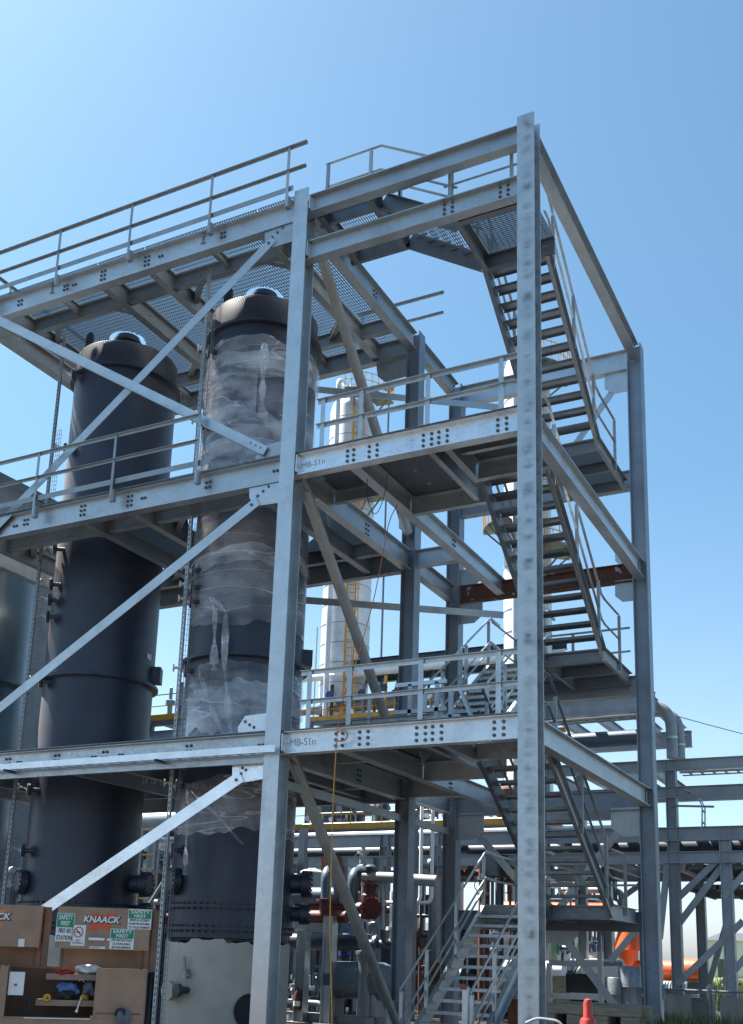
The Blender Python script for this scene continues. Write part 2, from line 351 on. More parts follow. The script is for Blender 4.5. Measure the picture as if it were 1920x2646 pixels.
# ================================================================ main steel frame
LX, YD, YE, DC, WC = 4.394, 5.13, 7.58, .322, .30      # bay, rows, column depth and flange width
XL = -8.35
Z2, Z2S, Z3, Z4 = 15.446, 14.456, 10.167, 5.185          # steel levels
ML3, ML2, ML1 = 12.34, 7.60, 2.66                       # mid-landing beams
F = thing('steel_tower', 'tall bolted galvanized steel tower around the dark vessels, open stair bay at its right end', 'steel tower', (0, 0, 0))
HP = I_prof(DC, WC, .021, .014)
def column(x, y, ztop, along, m='galv'):
    up = (0, 1, 0) if along == 'Y' else (1, 0, 0)
    c = MB().prof(HP, (x, y, .05), (x, y, ztop), up).build('column', m, F)
    MB().box(x-.26, x+.26, y-.26, y+.26, 0, .05).build('base_plate', m, c)
    return c
yc = DC/2
column(LX, yc, 15.55, 'Y', 'smudged'); colB = column(0, yc, 15.57, 'Y', 'galv'); column(XL, yc, 15.5, 'Y')
column(LX, YE, 15.40, 'X', 'galv_shaded'); column(0, YD, 15.44, 'X', 'galv_shaded'); column(0, YE, 15.40, 'X', 'galv_shaded')
column(XL, YD, 15.44, 'X')
bolt_me = None
def bolts(pts, parent, axis=(0, -1, 0), r=.021):
    """hex bolt heads sharing one mesh"""
    global bolt_me
    if bolt_me is None:
        b = MB(); b.lathe((0, 0, 0), [(1, 0), (1, 1.0), (.85, 1.12)], 6); b.lathe((0, 0, 0), [(1.4, 0), (1.4, .2)], 12)
        o = b.build('bolt', 'bolt', None, smooth=False); bolt_me = o.data; bpy.data.objects.remove(o)
    q = Vector(axis).to_track_quat('Z', 'Y')
    for p in pts:
        o = bpy.data.objects.new('bolt', bolt_me); COL.objects.link(o); o.parent = parent
        o.location = p; o.rotation_mode = 'QUATERNION'; o.rotation_quaternion = q; o.scale = (r, r, r)
def grid_b(x, zc, nz, dx=.075, dz=.095, y=.147, nx=1):
    return [(x+i*dx, y, zc+(k-(nz-1)/2)*dz) for i in range(nx) for k in range(nz)]
def beam(p0, p1, d, bf=.2, m='galv', name='beam', tf=.017, tw=.011, par=None):
    """I beam whose TOP flange runs from p0 to p1"""
    p0, p1 = Vector(p0), Vector(p1); o = Vector((0, 0, -d/2))
    return MB().prof(I_prof(d, bf, tf, tw), p0+o, p1+o).build(name, m, par or F)
xe = .012
# front beams of the stair bay
b1 = beam((xe, yc, Z2), (LX-xe, yc, Z2), .37)
b2 = beam((xe, yc, Z2S), (LX-xe, yc, Z2S), .378)
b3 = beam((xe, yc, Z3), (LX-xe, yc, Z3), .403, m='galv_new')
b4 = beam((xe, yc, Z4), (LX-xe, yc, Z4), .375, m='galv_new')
for x in (2.86, 3.01, 3.89, 4.03): bolts(grid_b(x, 14.30, 3), b2)
for x in (1.12, 1.24, 1.54, 1.69, 2.55, 2.70, 2.83, 2.98, 3.86, 4.01): bolts(grid_b(x, 9.97, 3), b3)
for x in (1.11, 1.23, 1.54, 1.69, 2.54, 2.69, 2.81, 2.96, 3.82, 3.97): bolts(grid_b(x, 5.0, 3, dz=.1), b4)
mk = Matrix
text_mesh('\u2013MB-S1n', .17, 'scrawl', face_mat((.45, .1535, 5.0), (1, 0, 0), (0, 0, 1)), b4, 'stencil_mark', width=.95)
text_mesh('\u2013MB-S1n', .15, 'scrawl', face_mat((.40, .1535, 9.96), (1, 0, .03), (-.03, 0, 1)), b3, 'stencil_mark', width=1.05)
# weld tabs beside the columns
for z, d in ((Z2, .37), (Z2S, .378), (Z3, .40), (Z4, .375)):
    MB().box(.165, .18, .015, .155, z-d+.04, z-.04).build('shear_tab', 'galv_new', F)
# front beams of the vessel bay
l2 = beam((XL, yc, Z2), (-xe, yc, Z2), .47); l3 = beam((XL, yc, Z3), (-xe, yc, Z3), .46); l4 = beam((XL, yc, Z4), (-xe, yc, Z4), .40)
for x in (-7.26, -5.95, -4.93, -3.78): bolts(grid_b(x, 15.25, 3 if x in (-4.93, -3.78) else 2, nx=2, dx=.09), l2)
bolts(grid_b(-5.7, 15.25, 1, nx=2)+grid_b(-3.42, 15.25, 1, nx=2)+grid_b(-1.9, 15.27, 2, nx=2), l2)
for x in (-4.84, -3.67): bolts(grid_b(x, 9.97, 3, nx=2, dx=.09), l3)
for x in (-6.34, -1.84): bolts(grid_b(x, 9.97, 2, nx=2, dx=.09), l3)
bolts(grid_b(-6.62, 9.93, 1, nx=2)+grid_b(-3.33, 9.97, 1, nx=2)+grid_b(-.37, 9.97, 1, nx=2), l3)
for x in (-6.1, -4.87, -3.72, -1.85): bolts(grid_b(x, 5.03, 2, nx=2, dx=.09), l4)
bolts(grid_b(-3.97, 5.0, 1, nx=2)+grid_b(-3.34, 5.0, 1, nx=2)+grid_b(-5.8, 5.0, 1, nx=2)+grid_b(-.36, 5.0, 1, nx=2), l4)
# side beams A-C, B-D, D-E
for z, d in ((15.43, .37), (10.125, .40), (5.15, .375)):
    b = beam((LX, DC, z), (LX, YE-WC/2+.1, z), d)
    MB().box(LX+.02, LX+.035, YE-.27, YE-.10, z-d+.03, z-.03).build('clip_plate', 'galv', b)
    bolts([(LX+.035, YE-.19, z-.09-.11*k) for k in range(3)], b, (1, 0, 0))
for z, d, dz in ((15.40, .45, 0), (10.13, .44, 0), (5.17, .44, 0)):
    b = beam((0, DC, z), (0, YD-.15, z), d); bolts([(.006, 3.0+.1*i, z-.13-.1*k) for i in range(2) for k in range(3)], b, (1, 0, 0))
    b = beam((0, YD+.15, z), (0, YE-.15, z), .40); bolts([(.006, YE-.25, z-.1-.1*k) for k in range(3)], b, (1, 0, 0))
# rear row
for z, d in ((15.40, .44), (10.17, .44), (5.15, .44)):
    beam((XL, YD, z), (-.16, YD, z), d, .19, 'galv_rail'); beam((XL, DC, z), (XL, YD-.1, z), d)
beam((.16, YD, 10.17), (1.19, YD, 10.17), .37); beam((.16, YD, 5.16), (1.19, YD, 5.16), .37)
# back of the stair bay
for z, d, mm in ((15.35, .50, 'galv'), (ML3, .44, 'galv_shaded'), (10.15, .41, 'rust_patched'), (ML2, .42, 'galv'), (5.15, .42, 'galv_shaded'), (ML1, .40, 'galv_dull')):
    b = beam((.16, YE, z), (LX-.16, YE, z), d, .2, mm)
    if mm.startswith('rust'): b['label'] = 'rusty brown beam with grey primer patches'
# middle beam beside the stair lanes
for z, d in ((10.16, .37), (5.17, .345)):
    b = beam((1.2, DC-.16, z-.005), (1.2, YE-.1, z-.005), d); bolts([(1.207, 4.6+.1*i, z-.09-.1*k) for i in range(2) for k in range(3)], b, (1, 0, 0))
# stair trimmers
for z in (Z3, Z4):
    beam((2.93, yc, z-.01), (2.93, 1.65, z-.01), .37, .12)
    beam((1.22, 2.55 if z == Z3 else 3.35, z-.01), (2.85, 2.55 if z == Z3 else 3.35, z-.01), .36, .12)
    beam((2.6, .2, z-.01), (2.6, 2.5, z-.01), .33, .1)
    beam((2.97, 1.6, z-.01), (4.3, 1.6, z-.01), .36, .12)
    beam((2.97, .75, z-.02), (4.3, .75, z-.02), .25, .1)
    beam((.02, 1.7, z-.02), (1.15, 1.7, z-.02), .25, .1)
# floor framing of the vessel bay
V = [(-2.42, 2.60), (-6.28, 2.70)]
for z, d in ((Z2-.03, .40), (Z3-.03, .36), (Z4-.03, .34)):
    for x in (-.98, -3.70, -4.92, -7.66): beam((x, yc, z), (x, YD, z), d, .16, 'galv_rail')
    for x0, x1 in ((-.98, -3.70), (-4.92, -7.66), (-3.70, -4.92), (0, -.98)):
        for y in (1.02, 4.25): beam((x0, y, z-.006), (x1, y, z-.006), d*.8, .13, 'galv_rail')
        if abs(x1-x0) > 2:
            for y, s in ((1.02, 1), (4.25, -1)):
                for xa, xb in ((x0, x0-.75), (x1, x1+.75)):
                    beam((xa, y+s*.75, z-.012), (xb, y, z-.012), .16, .12, 'galv_rail')
                if z > 15: beam(((x0+x1)/2, y, z-.012), ((x0+x1)/2, y-s*.9, z-.012), .18, .1, 'galv_rail')
# flat horizontal stay behind (seen through the rear of the bay, sloping away)
for z in (14.62, 9.37): MB().bar((-3.0, YD-.4, z), (1.2, YE+.05, z-.02), .02, .16).build('horizontal_stay', 'galv', F)

def gusset(pts, y=.10, t=.014, m='galv', nb=(), nrm=(0, 1, 0)):
    o = MB().slab(pts, nrm, t).build('gusset_plate', m, F); bolts(nb, o); return o
# gussets and angle braces of the vessel bay (front row)
gy = .09
def G(*xz): return [(x, gy, z) for x, z in xz]
gusset(G((-.15, 14.97), (-.84, 14.95), (-.82, 14.76), (-.68, 14.58), (-.15, 14.57)), nb=[(-.66, gy, 14.80), (-.55, gy, 14.87), (-.44, gy, 14.94)])
gusset(G((-.15, 10.17), (-.74, 10.17), (-.74, 10.29), (-.59, 10.47), (-.15, 10.50)))
gusset(G((-.15, 9.70), (-.83, 9.70), (-.82, 9.52), (-.69, 9.33), (-.15, 9.31)), nb=[(-.64, gy, 9.52), (-.53, gy, 9.59), (-.42, gy, 9.66)])
gusset(G((-.15, 5.19), (-.75, 5.19), (-.76, 5.33), (-.63, 5.51), (-.15, 5.53)), m='galv_new', nb=[(-.62, gy, 5.41), (-.53, gy, 5.35), (-.44, gy, 5.30)])
gusset(G((-.15, 4.79), (-.83, 4.79), (-.82, 4.52), (-.70, 4.36), (-.15, 4.42)), m='galv_new', nb=[(-.64, gy, 4.52), (-.55, gy, 4.58), (-.62, gy, 4.62)])
def brace(p0, p1, wd=.19, y=.072, m='galv', fy=1, fx=1):
    p0 = Vector((p0[0], y, p0[1])); p1 = Vector((p1[0], y, p1[1]))
    return MB().prof(L_prof(wd, .11, .012, fx, fy), p0, p1, (0, 1, 0), (-wd/2*fx, 0)).build('brace', m, F)
b = brace((-.62, 14.74), (XL+.5, 9.35)); bolts([(-.72, .072, 14.68)], b)
b = brace((-.50, 10.33), (XL+.4, 15.05), y=.045, fy=-1, fx=-1); bolts([(-.60, .05, 10.42), (-.71, .05, 10.49), (-.82, .05, 10.56)], b)
text_mesh('DB-7', .16, 'scrawl', face_mat((-6.95, .03, 14.22), (.80, 0, -.60), (.60, 0, .80)), b, 'stencil_mark')
b = brace((-.62, 9.42), (XL+.2, 5.05), m='galv'); bolts([(-.75, .07, 9.36)], b)
b = brace((-.62, 4.48), (XL+.2, .35), .21, m='galv_new'); bolts([(-.72, .07, 4.42)], b)
# tubular braces in the B-D row
for z0, z1 in ((15.05, 10.55), (9.95, 5.45), (5.05, .35)):
    p0, p1 = Vector((0, .45, z0)), Vector((0, YD-.18, z1))
    MB().tube([p0, p1], .104, 16).build('brace', 'brace_steel', F)
    MB().box(-.01, .01, .33, .75, z0-.42, z0+.1 if z0 < 15 else z0-.05).build('gusset_plate', 'galv', F)
    MB().box(-.01, .01, YD-.62, YD-.16, z1-.05, z1+.45).build('gusset_plate', 'galv', F)
# back row chevrons with octagonal gussets
def oct_g(x, z, w, h, y=YE-.02, s=1, m='galv'):
    pts = [(x, z+h/2), (x+s*w, z+h/2), (x+s*w, z-h*.2), (x+s*w*.62, z-h/2), (x, z-h/2)]
    return MB().slab([(a, y, b) for a, b in pts], (0, 1, 0), .014).build('gusset_plate', m, F)
oct_g(LX-.16, 14.6, .55, .55, s=-1); oct_g(LX-.16, 9.55, .42, .5, s=-1); oct_g(LX-.16, 10.35, .40, .45, s=-1); oct_g(.16, 9.5, .55, .55); oct_g(.16, 10.35, .5, .45)
oct_g(LX-.16, 4.5, .62, .6, s=-1); oct_g(.16, 4.5, .62, .6);
o = MB().slab([(-.16, YD-.02, 14.95), (-1.0, YD-.02, 14.95), (-.95, YD-.02, 14.62), (-.75, YD-.02, 14.42), (-.16, YD-.02, 14.45)], (0, 1, 0), .014).build('gusset_plate', 'galv', F)
for p0, p1 in (((LX-.5, YE, 14.45), (2.3, YE, 12.4)), ((LX-.6, YE, 4.35), (2.45, YE, 2.70)), ((.6, YE, 4.35), (2.1, YE, 2.70)), ((2.5, YE, 2.2), (LX-.35, YE, .25)), ((2.0, YE, 2.2), (.35, YE, .25))):
    MB().prof(L_prof(.16, .10, .012), p0, p1, (0, 1, 0), (-.08, 0)).build('brace', 'galv', F)
MB().slab([(1.7, YE-.02, 2.26), (2.9, YE-.02, 2.26), (2.75, YE-.02, 2.0), (1.85, YE-.02, 2.0)], (0, 1, 0), .014).build('gusset_plate', 'galv', F)

# ---- floors
def grating(x0, x1, y0, y1, z, holes=(), pitch=.05, rod=.10, name='grating_panel', along='Y'):
    """bearing bars plus cross rods, cut out round the holes (cx, cy, r)"""
    b = MB(); h = .032
    def cut(a0, a1, c, ax):
        segs = [(a0, a1)]
        for hx, hy, r in holes:
            o, cc = (hx, hy) if ax == 'Y' else (hy, hx)
            if abs(c-o) < r:
                k = math.sqrt(r*r-(c-o)**2); out = []
                for s0, s1 in segs:
                    if s0 < cc-k: out.append((s0, min(s1, cc-k)))
                    if s1 > cc+k: out.append((max(s0, cc+k), s1))
                segs = [q for q in out if q[1]-q[0] > .02]
        return segs
    n = int((x1-x0)/pitch) if along == 'Y' else int((y1-y0)/pitch)
    for i in range(n+1):
        if along == 'Y':
            x = x0+i*pitch
            for s0, s1 in cut(y0, y1, x, 'Y'): b.box(x-.005, x+.005, s0, s1, z-h, z)
        else:
            y = y0+i*pitch
            for s0, s1 in cut(x0, x1, y, 'X'): b.box(s0, s1, y-.003, y+.003, z-h, z)
    n = int((y1-y0)/rod) if along == 'Y' else int((x1-x0)/rod)
    for i in range(n+1):
        if along == 'Y':
            y = y0+i*rod
            for s0, s1 in cut(x0, x1, y, 'X'): b.box(s0, s1, y-.006, y+.006, z-.014, z-.001)
        else:
            x = x0+i*rod
            for s0, s1 in cut(y0, y1, x, 'Y'): b.box(x-.004, x+.004, s0, s1, z-.010, z-.001)
    return b.build(name, 'grate', F, smooth=False)
holes = [(vx, vy-.1, .42) for vx, vy in V]
for x0, x1 in ((XL, -4.95), (-4.92, -3.72), (-3.69, -1.0), (-.97, .0)): grating(x0, x1, .02, YD+.1, Z2+.03, holes, .055, .11)
for z in (Z3, Z4):
    hh = [(vx, vy, 1.34) for vx, vy in V]
    for x0, x1 in ((XL, -4.95), (-4.92, -3.72), (-3.69, -1.0), (-.97, -.05)): grating(x0, x1, .02, YD+.1, z+.03, hh)
    # chequer plate of the stair bay
    p = MB(); yb = 1.62
    p.slab([(.02, .02, z+.004), (4.36, .02, z+.004), (4.36, yb, z+.004), (2.93, yb, z+.004), (2.93, 2.6 if z == Z3 else 3.4, z+.004), (1.1, 2.6 if z == Z3 else 3.4, z+.004), (1.1, 1.76, z+.004), (.02, 1.76, z+.004)], (0, 0, 1), .010)
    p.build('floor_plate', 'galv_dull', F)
    MB().slab([(.0, 1.78, z+.004), (1.08, 1.78, z+.004), (1.08, YD, z+.004), (.0, YD, z+.004)], (0, 0, 1), .01).build('floor_plate', 'galv_dull', F) if z == Z4 else None

# ================================================================ stairs
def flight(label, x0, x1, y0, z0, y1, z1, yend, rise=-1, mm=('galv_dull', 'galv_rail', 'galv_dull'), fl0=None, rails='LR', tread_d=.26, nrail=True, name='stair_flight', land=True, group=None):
    """two channel stringers from (y0,z0) to (y1,z1) then level to yend, plate treads, sloping rails. going in +Y or -Y"""
    t = thing(name, label, 'stairs', ((x0+x1)/2, y1, z1), group=group)
    sgn = 1 if y1 > y0 else -1
    slope = Vector((0, y1-y0, z1-z0)); L = slope.length; dirn = slope.normalized()
    upn = Vector((0, -dirn.z, dirn.y)) if sgn > 0 else Vector((0, dirn.z, -dirn.y))
    if upn.z < 0: upn = -upn
    D = .28
    for x, fl in ((x0, -1), (x1, 1)):
        b = MB()
        pr = C_prof(D, .075, .012, .009)
        def seg(p, q):
            ax = (q-p).normalized(); up = Vector((0, -ax.z, ax.y)); up = up if up.z > 0 else -up
            u = ax.cross(up); k = fl if u.x > 0 else -fl
            b.prof(C_prof(D, .075, .012, .009, k), p-up*0, q, up, (0, 0))
        P0 = Vector((x, y0, z0-.10)); P1 = Vector((x, y1, z1-.10))
        seg(P0, P1)
        if land: seg(P1, Vector((x, yend, z1-.10)))
        b.build('stringer', mm[0] if x == x0 else mm[1], t)
    n = max(3, round(abs(z1-z0)/.195)); rise_h = (z1-z0)/n; run = (y1-y0)/n
    for i in range(1, n):
        y, z = y0+run*i, z0+rise_h*i
        b = MB(); b.box(x0+.012, x1-.012, y-tread_d/2, y+tread_d/2, z-.006, z)
        b.box(x0+.012, x1-.012, y-tread_d/2, y-tread_d/2+.006, z-.055, z-.006)
        b.box(x0+.012, x1-.012, y+tread_d/2-.006, y+tread_d/2, z-.055, z-.006)
        b.build('tread', mm[2], t)
    return t, dirn, upn
def rail_run(t, pts, posts, name='handrail', off_mid=.52, h=1.05, m='galv_rail', a=.05, post_top=None, ends=True):
    """angle-iron handrail through the walking-line points, a mid rail below it and posts (each a sub-part)"""
    pts = [Vector(p) for p in pts]
    b = MB()
    for p, q in zip(pts, pts[1:]): b.prof(L_prof(a, a, .007), p+Vector((0, 0, h)), q+Vector((0, 0, h)), (0, 0, 1), (-a/2, -a/2))
    hr = b.build(name, m, t)
    b = MB()
    for p, q in zip(pts, pts[1:]): b.prof(L_prof(a*.9, a*.9, .007), p+Vector((0, 0, h-off_mid)), q+Vector((0, 0, h-off_mid)), (0, 0, 1), (-a/2, -a/2))
    b.build('mid_rail', m, hr)
    for p in posts:
        p = Vector(p); MB().bar(p+Vector((0, 0, -.12)), p+Vector((0, 0, h-.02)), .055, .05, (0, 1, 0)).build('post', m, hr)
    return hr
SL, SR = 2.97, 4.10
def upper(label, z0, z1, y0, y1, yend):
    t, d, u = flight(label, SL, SR, y0, z0, y1, z1, yend)
    # landing at the foot: cross channels and grating plate
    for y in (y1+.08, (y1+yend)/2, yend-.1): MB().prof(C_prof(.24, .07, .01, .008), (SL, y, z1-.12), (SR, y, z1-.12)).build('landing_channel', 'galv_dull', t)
    b = MB()
    for i in range(int((yend-y1)/.05)): b.box(SL, SR, y1+.05*i, y1+.05*i+.006, z1-.004, z1+.026)
    for i in range(10): b.box(SL+.06+i*.11, SL+.066+i*.11, y1, yend, z1+.012, z1+.022)
    b.build('landing_grating', 'grate', t, smooth=False)
    mid = lambda k: (y0+(y1-y0)*k, z0+(z1-z0)*k)
    for x in (SL-.03, SR+.05):
        ps = [(x, y0-.1, z0), (x, y0+.15, z0-.02), (x, y1-.15, z1+.06), (x, y1+.1, z1+.02), (x, yend-.95, z1+.02)] if x > 4 else [(x, y0+.1, z0), (x, y1-.1, z1)]
        posts = [(x, *mid(.12)), (x, *mid(.5)), (x, *mid(.9))]+([(x, yend-.95, z1)] if x > 4 else [])
        rail_run(t, ps, posts)
    return t
f1 = upper('topmost stair flight, seen from below behind the tall right column', Z2S+.02, 12.05, 1.85, 5.2, 7.45)
f2 = upper('middle stair flight with sloping rails, from the second floor to a back landing', Z3, 7.60, 1.75, 5.3, 7.45)
f3 = upper('lowest of the three steep flights right of the tall column, ending above the parked cars', Z4, 2.66, 1.65, 5.5, 7.45)
for z1, y1 in ((12.05, 5.2), (7.60, 5.3), (2.66, 5.5)):
    pass
def lower(label, z0, z1, y0, y1):
    x0, x1 = 1.62, 2.80
    t, d, u = flight(label, x0, x1, y0, z0, y1, z1, y1, land=False, name='stair_flight', mm=('galv', 'galv', 'galv'))
    mid = lambda k: (y0+(y1-y0)*k, z0+(z1-z0)*k)
    for x in (x0-.03, x1+.03):
        hr = rail_run(t, [(x, y0+.55, z0), (x, y0, z0+.02), (x, y1-.05, z1+.05)], [(x, *mid(.02)), (x, *mid(.38)), (x, *mid(.72)), (x, *mid(.98))], m='galv')
        # a third, lower rail
        MB().prof(L_prof(.045, .045, .006), (x, y0, z0+.32), (x, y1, z1+.32), (0, 0, 1)).build('low_rail', 'galv', hr)
    return t
lower('bright stair flight rising behind the lowest front railing, left of the tall column', 7.60, Z4, 5.75, 2.35)
lower('ground stair flight left of the tall column, rails and open treads, on the ground', 2.66, .0, 5.55, 1.75)
# landings between lower and upper flights (back of the bay)
for z, y, lab in ((7.60, 5.75, 'small grating landing joining two flights at the back of the stair bay, mid height'), (2.66, 5.55, 'lowest grating landing joining two flights at the back of the stair bay')):
    t = thing('stair_landing', lab, 'landing', (2.2, y, z))
    for yy in (y+.05, 7.4): MB().prof(C_prof(.26, .07, .01, .008), (1.55, yy, z-.13), (2.95, yy, z-.13)).build('landing_channel', 'galv_dull', t)
    MB().prof(C_prof(.26, .07, .01, .008), (1.55, y, z-.13), (1.55, 7.45, z-.13)).build('landing_channel', 'galv', t)
    b = MB()
    for i in range(int((7.4-y)/.05)): b.box(1.55, 2.95, y+.05*i, y+.05*i+.006, z-.004, z+.026)
    b.build('landing_grating', 'grate', t, smooth=False)
    rail_run(t, [(1.58, y+.2, z), (1.58, 7.4, z), (2.9, 7.4, z), (4.15, 7.4, z)], [(1.58, 7.4, z), (2.9, 7.4, z)])

# top walkway: level from the vessel bay, then a short flight down to the front landing
t = thing('walkway_stair', 'high walkway and short flight of grating steps at the top of the stair bay', 'stairs', (1.5, 1.2, Z2))
for y in (.62, 1.80):
    b = MB(); k = 1 if y < 1 else -1
    b.prof(C_prof(.32, .08, .013, .01, 1 if y < 1 else -1), (.1, y, Z2-.18), (1.40, y, Z2-.18))
    b.prof(C_prof(.32, .08, .013, .01, 1 if y < 1 else -1), (1.40, y, Z2-.18), (2.98, y, Z2S-.18), (0, 0, 1))
    b.build('stringer', 'galv_dull', t)
b = MB()
for i in range(25): b.box(.12+i*.05, .126+i*.05, .64, 1.78, Z2-.03, Z2)
for i in range(11): b.box(.1, 1.4, .66+.105*i, .668+.105*i, Z2-.012, Z2-.004)
b.build('walkway_grating', 'grate', t, smooth=False)
for i in range(1, 6):
    x = 1.40+1.52*i/6; z = Z2-.99*i/6; b = MB()
    for j in range(7): b.box(x-.13+j*.043, x-.125+j*.043, .64, 1.78, z-.03, z)
    b.box(x-.13, x+.13, .64, .65, z-.05, z); b.box(x-.13, x+.13, 1.77, 1.78, z-.05, z)
    for j in range(10): b.box(x-.13, x+.13, .70+j*.11, .706+j*.11, z-.012, z-.003)
    b.build('tread', 'grate', t, smooth=False)
for y in (.60, 1.84):
    rail_run(t, [(.15 if y < 1 else .95, y, Z2+.03), (1.33, y, Z2+.03), (2.9, y, Z2S+.08)], [(.2 if y < 1 else 1.15, y, Z2), (1.13, y, Z2), (2.8, y, Z2S+.1)])
for x in (.25, 1.3): MB().prof(I_prof(.30, .12, .012, .009), (x, .3, Z2-.22), (x, 1.8, Z2-.22)).build('bracket_beam', 'galv_dull', t)
# front landing at the stair head
t = thing('stair_head_landing', 'grating landing under the top front beam at the head of the highest flight', 'landing', (3.5, 1, Z2S))
MB().prof(C_prof(.33, .09, .014, .01), (2.97, .2, Z2S-.2), (2.97, 1.85, Z2S-.2)).build('landing_channel', 'galv_dull', t)
for y in (.38, 1.80): MB().prof(I_prof(.30, .12, .013, .01), (2.97, y, Z2S-.36+.15), (4.32, y, Z2S-.36+.15)).build('landing_beam', 'galv_dull', t)
b = MB()
for i in range(33): b.box(2.97, 4.3, .22+.05*i, .226+.05*i, Z2S-.03, Z2S)
for i in range(13): b.box(2.99+.1*i, 2.998+.1*i, .2, 1.85, Z2S-.015, Z2S-.006)
b.build('landing_grating', 'grate', t, smooth=False)
rail_run(t, [(2.75, .36, Z2S-.03), (4.2, .36, Z2S-.03)], [(2.87, .36, Z2S), (4.02, .36, Z2S)])

# ================================================================ guard rails
def guard(label, pts, posts, z, toe=None, h=1.05, mid=.52, a=.06, drop=.25, toe_off=.0, mid_ext=0, cat='railing', m='galv_rail', post_w=.06, clip=True):
    t = thing('guard_rail', label, cat, (pts[0][0], pts[0][1], z))
    pts = [Vector((x, y, z)) for x, y in pts]; U = Vector((0, 0, 1))
    def run(b, hh, sz):
        for p, q in zip(pts, pts[1:]): b.prof(L_prof(sz, sz, .007, 1, -1), p+U*hh, q+U*hh, (0, 0, 1), (-sz/2, 0))
    b = MB(); run(b, h, a); b.build('top_rail', m, t)
    b = MB(); run(b, h-mid, a*.9); b.build('mid_rail', m, t)
    for x, y in posts:
        p = MB().prof(L_prof(post_w, post_w, .008, -1, 1), (x, y, z-drop), (x, y, z+h-.01), (0, 1, 0)).build('post', m, t)
        if clip: MB().box(x-.01, x+.085, y+.01, y+.10, z-drop-.02, z-.04).build('post_bracket', m, p)
    if toe:
        b = MB(); (x0, y0), (x1, y1) = toe; b.bar((x0, y0, z+.14), (x1, y1, z+.14), .008, .11); b.build('toe_plate', m, t)
    return t
guard('long angle iron railing on the front edge of the top platform above the dark vessels', [(XL, -.1), (.13, -.1)], [(x, -.1) for x in (-8.0, -6.0, -4.06, -2.06, -.29)], Z2+.02, ((XL, -.06), (-.15, -.06)))
guard('angle iron railing across the dark vessels on the second platform, ending before the column', [(XL, -.1), (-1.90, -.1)], [(x, -.1) for x in (-7.9, -5.9, -3.92, -1.93)], Z3+.02, ((XL, -.06), (-1.62, -.06)), h=1.12)
guard('short return railing at the back edge of the top platform seen at far left', [(XL-.1, .2), (XL-.1, 4.9)], [(XL-.1, y) for y in (.9, 2.6, 4.3)], Z2+.02)
guard('pair of loose rail ends sticking out beyond the back edge of the top platform', [(-1.6, YD+.1), (.62, YD+.1)], [(-1.5, YD+.1)], Z2-.02, clip=False)
guard('railing above the bright second floor beam of the stair bay, clear sky behind', [(.48, .13), (4.2, .13)], [(x, .13) for x in (.56, 1.32, 2.58, 3.88)], Z3+.02, h=.98, mid=.48, a=.075, drop=.015, post_w=.085, clip=False, m='galv')
guard('lowest railing of the stair bay above the bright beam marked with stencil letters', [(.40, .13), (4.2, .13)], [(x, .13) for x in (.54, 1.29, 2.56, 3.85)], Z4+.02, h=1.0, mid=.5, a=.075, drop=.015, post_w=.085, clip=False, m='galv')
guard('thin railing behind the lowest front railing along the wrapped vessel side', [(.95, .95), (2.45, .95)], [(x, .95) for x in (1.25, 2.2)], Z4+.02, h=.72, mid=.42, a=.07, drop=.05, clip=False)
# handrail returns waiting at the two stair openings
for z, lab in ((Z3, 'bright handrail return bracket peeking over the second floor beam near the tall right column'), (Z4, 'bright handrail return frame standing behind the lowest railing in front of the stair')):
    t = thing('handrail_return', lab, 'handrail', (2.2, 2.0, z)); hh = .55 if z == Z3 else 1.0
    for y in (1.5, 2.1):
        for x in (1.78, 2.28): MB().bar((x, y, z), (x, y, z+hh), .07, .06, (0, 1, 0)).build('post', 'galv', t)
        for k in (1, .52): MB().bar((1.5, y, z+hh*k), (2.45, y, z+hh*k), .06, .07).build('rail', 'galv', t)
    MB().bar((2.45, 2.1, z+hh), (2.9, 2.0, z+.05), .06, .06).build('diagonal', 'galv', t)
    MB().bar((2.4, 2.1, z+hh*.52), (2.65, 2.0, z+.05), .06, .06).build('diagonal', 'galv', t)

# ================================================================ vessels
def valve_set(parent, p, ax, s=1.):
    """small nozzle flange with a pale blanking disc and a U-shaped clamp, standing out from the shell along ax"""
    p = Vector(p); ax = Vector(ax).normalized(); q = ax.to_track_quat('Z', 'Y').to_matrix().to_4x4(); q.translation = p
    def put(b, name, m, par):
        b.v = [q @ v for v in b.v]; return b.build(name, m, par)
    n = put(MB().lathe((0, 0, -.1), [(.035*s, 0), (.035*s, .26), (.10*s, .262), (.10*s, .30), (.04*s, .302)], 16), 'level_nozzle', 'black', parent)
    put(MB().lathe((0, 0, .201), [(.092*s, 0), (.095*s, .012), (.07*s, .022), (.02*s, .024)], 16), 'blank_disc', 'sign_white', n)
    b = MB()
    for sg in (-1, 1):
        b.tube([(sg*.03*s, -.03, .22), (sg*.03*s, .02, .27), (sg*.03*s, .05, .36), (sg*.03*s, .03, .43)], .012*s, 6)
    b.lathe((0, .04, .40), [(.055*s, 0), (.055*s, .03)], 14); put(b, 'clamp', 'chrome', n)
    return n
def manway(parent, p, ax, r=.24, L=.28):
    p = Vector(p); ax = Vector(ax).normalized(); q = ax.to_track_quat('Z', 'Y').to_matrix().to_4x4(); q.translation = p
    b = MB().lathe((0, 0, -.25), [(r*.72, 0), (r*.72, .25+L-.10), (r, .25+L-.10), (r, .25+L-.03), (r*.98, .25+L-.03), (r*.98, .25+L+.05), (r*.3, .25+L+.06)], 28)
    for k in range(14):
        a = 2*math.pi*k/14; b.lathe((r*.86*math.cos(a), r*.86*math.sin(a), L-.12), [(.022, 0), (.022, .20)], 6)
    b.v = [q @ v for v in b.v]; return b.build('manway', 'black', parent)
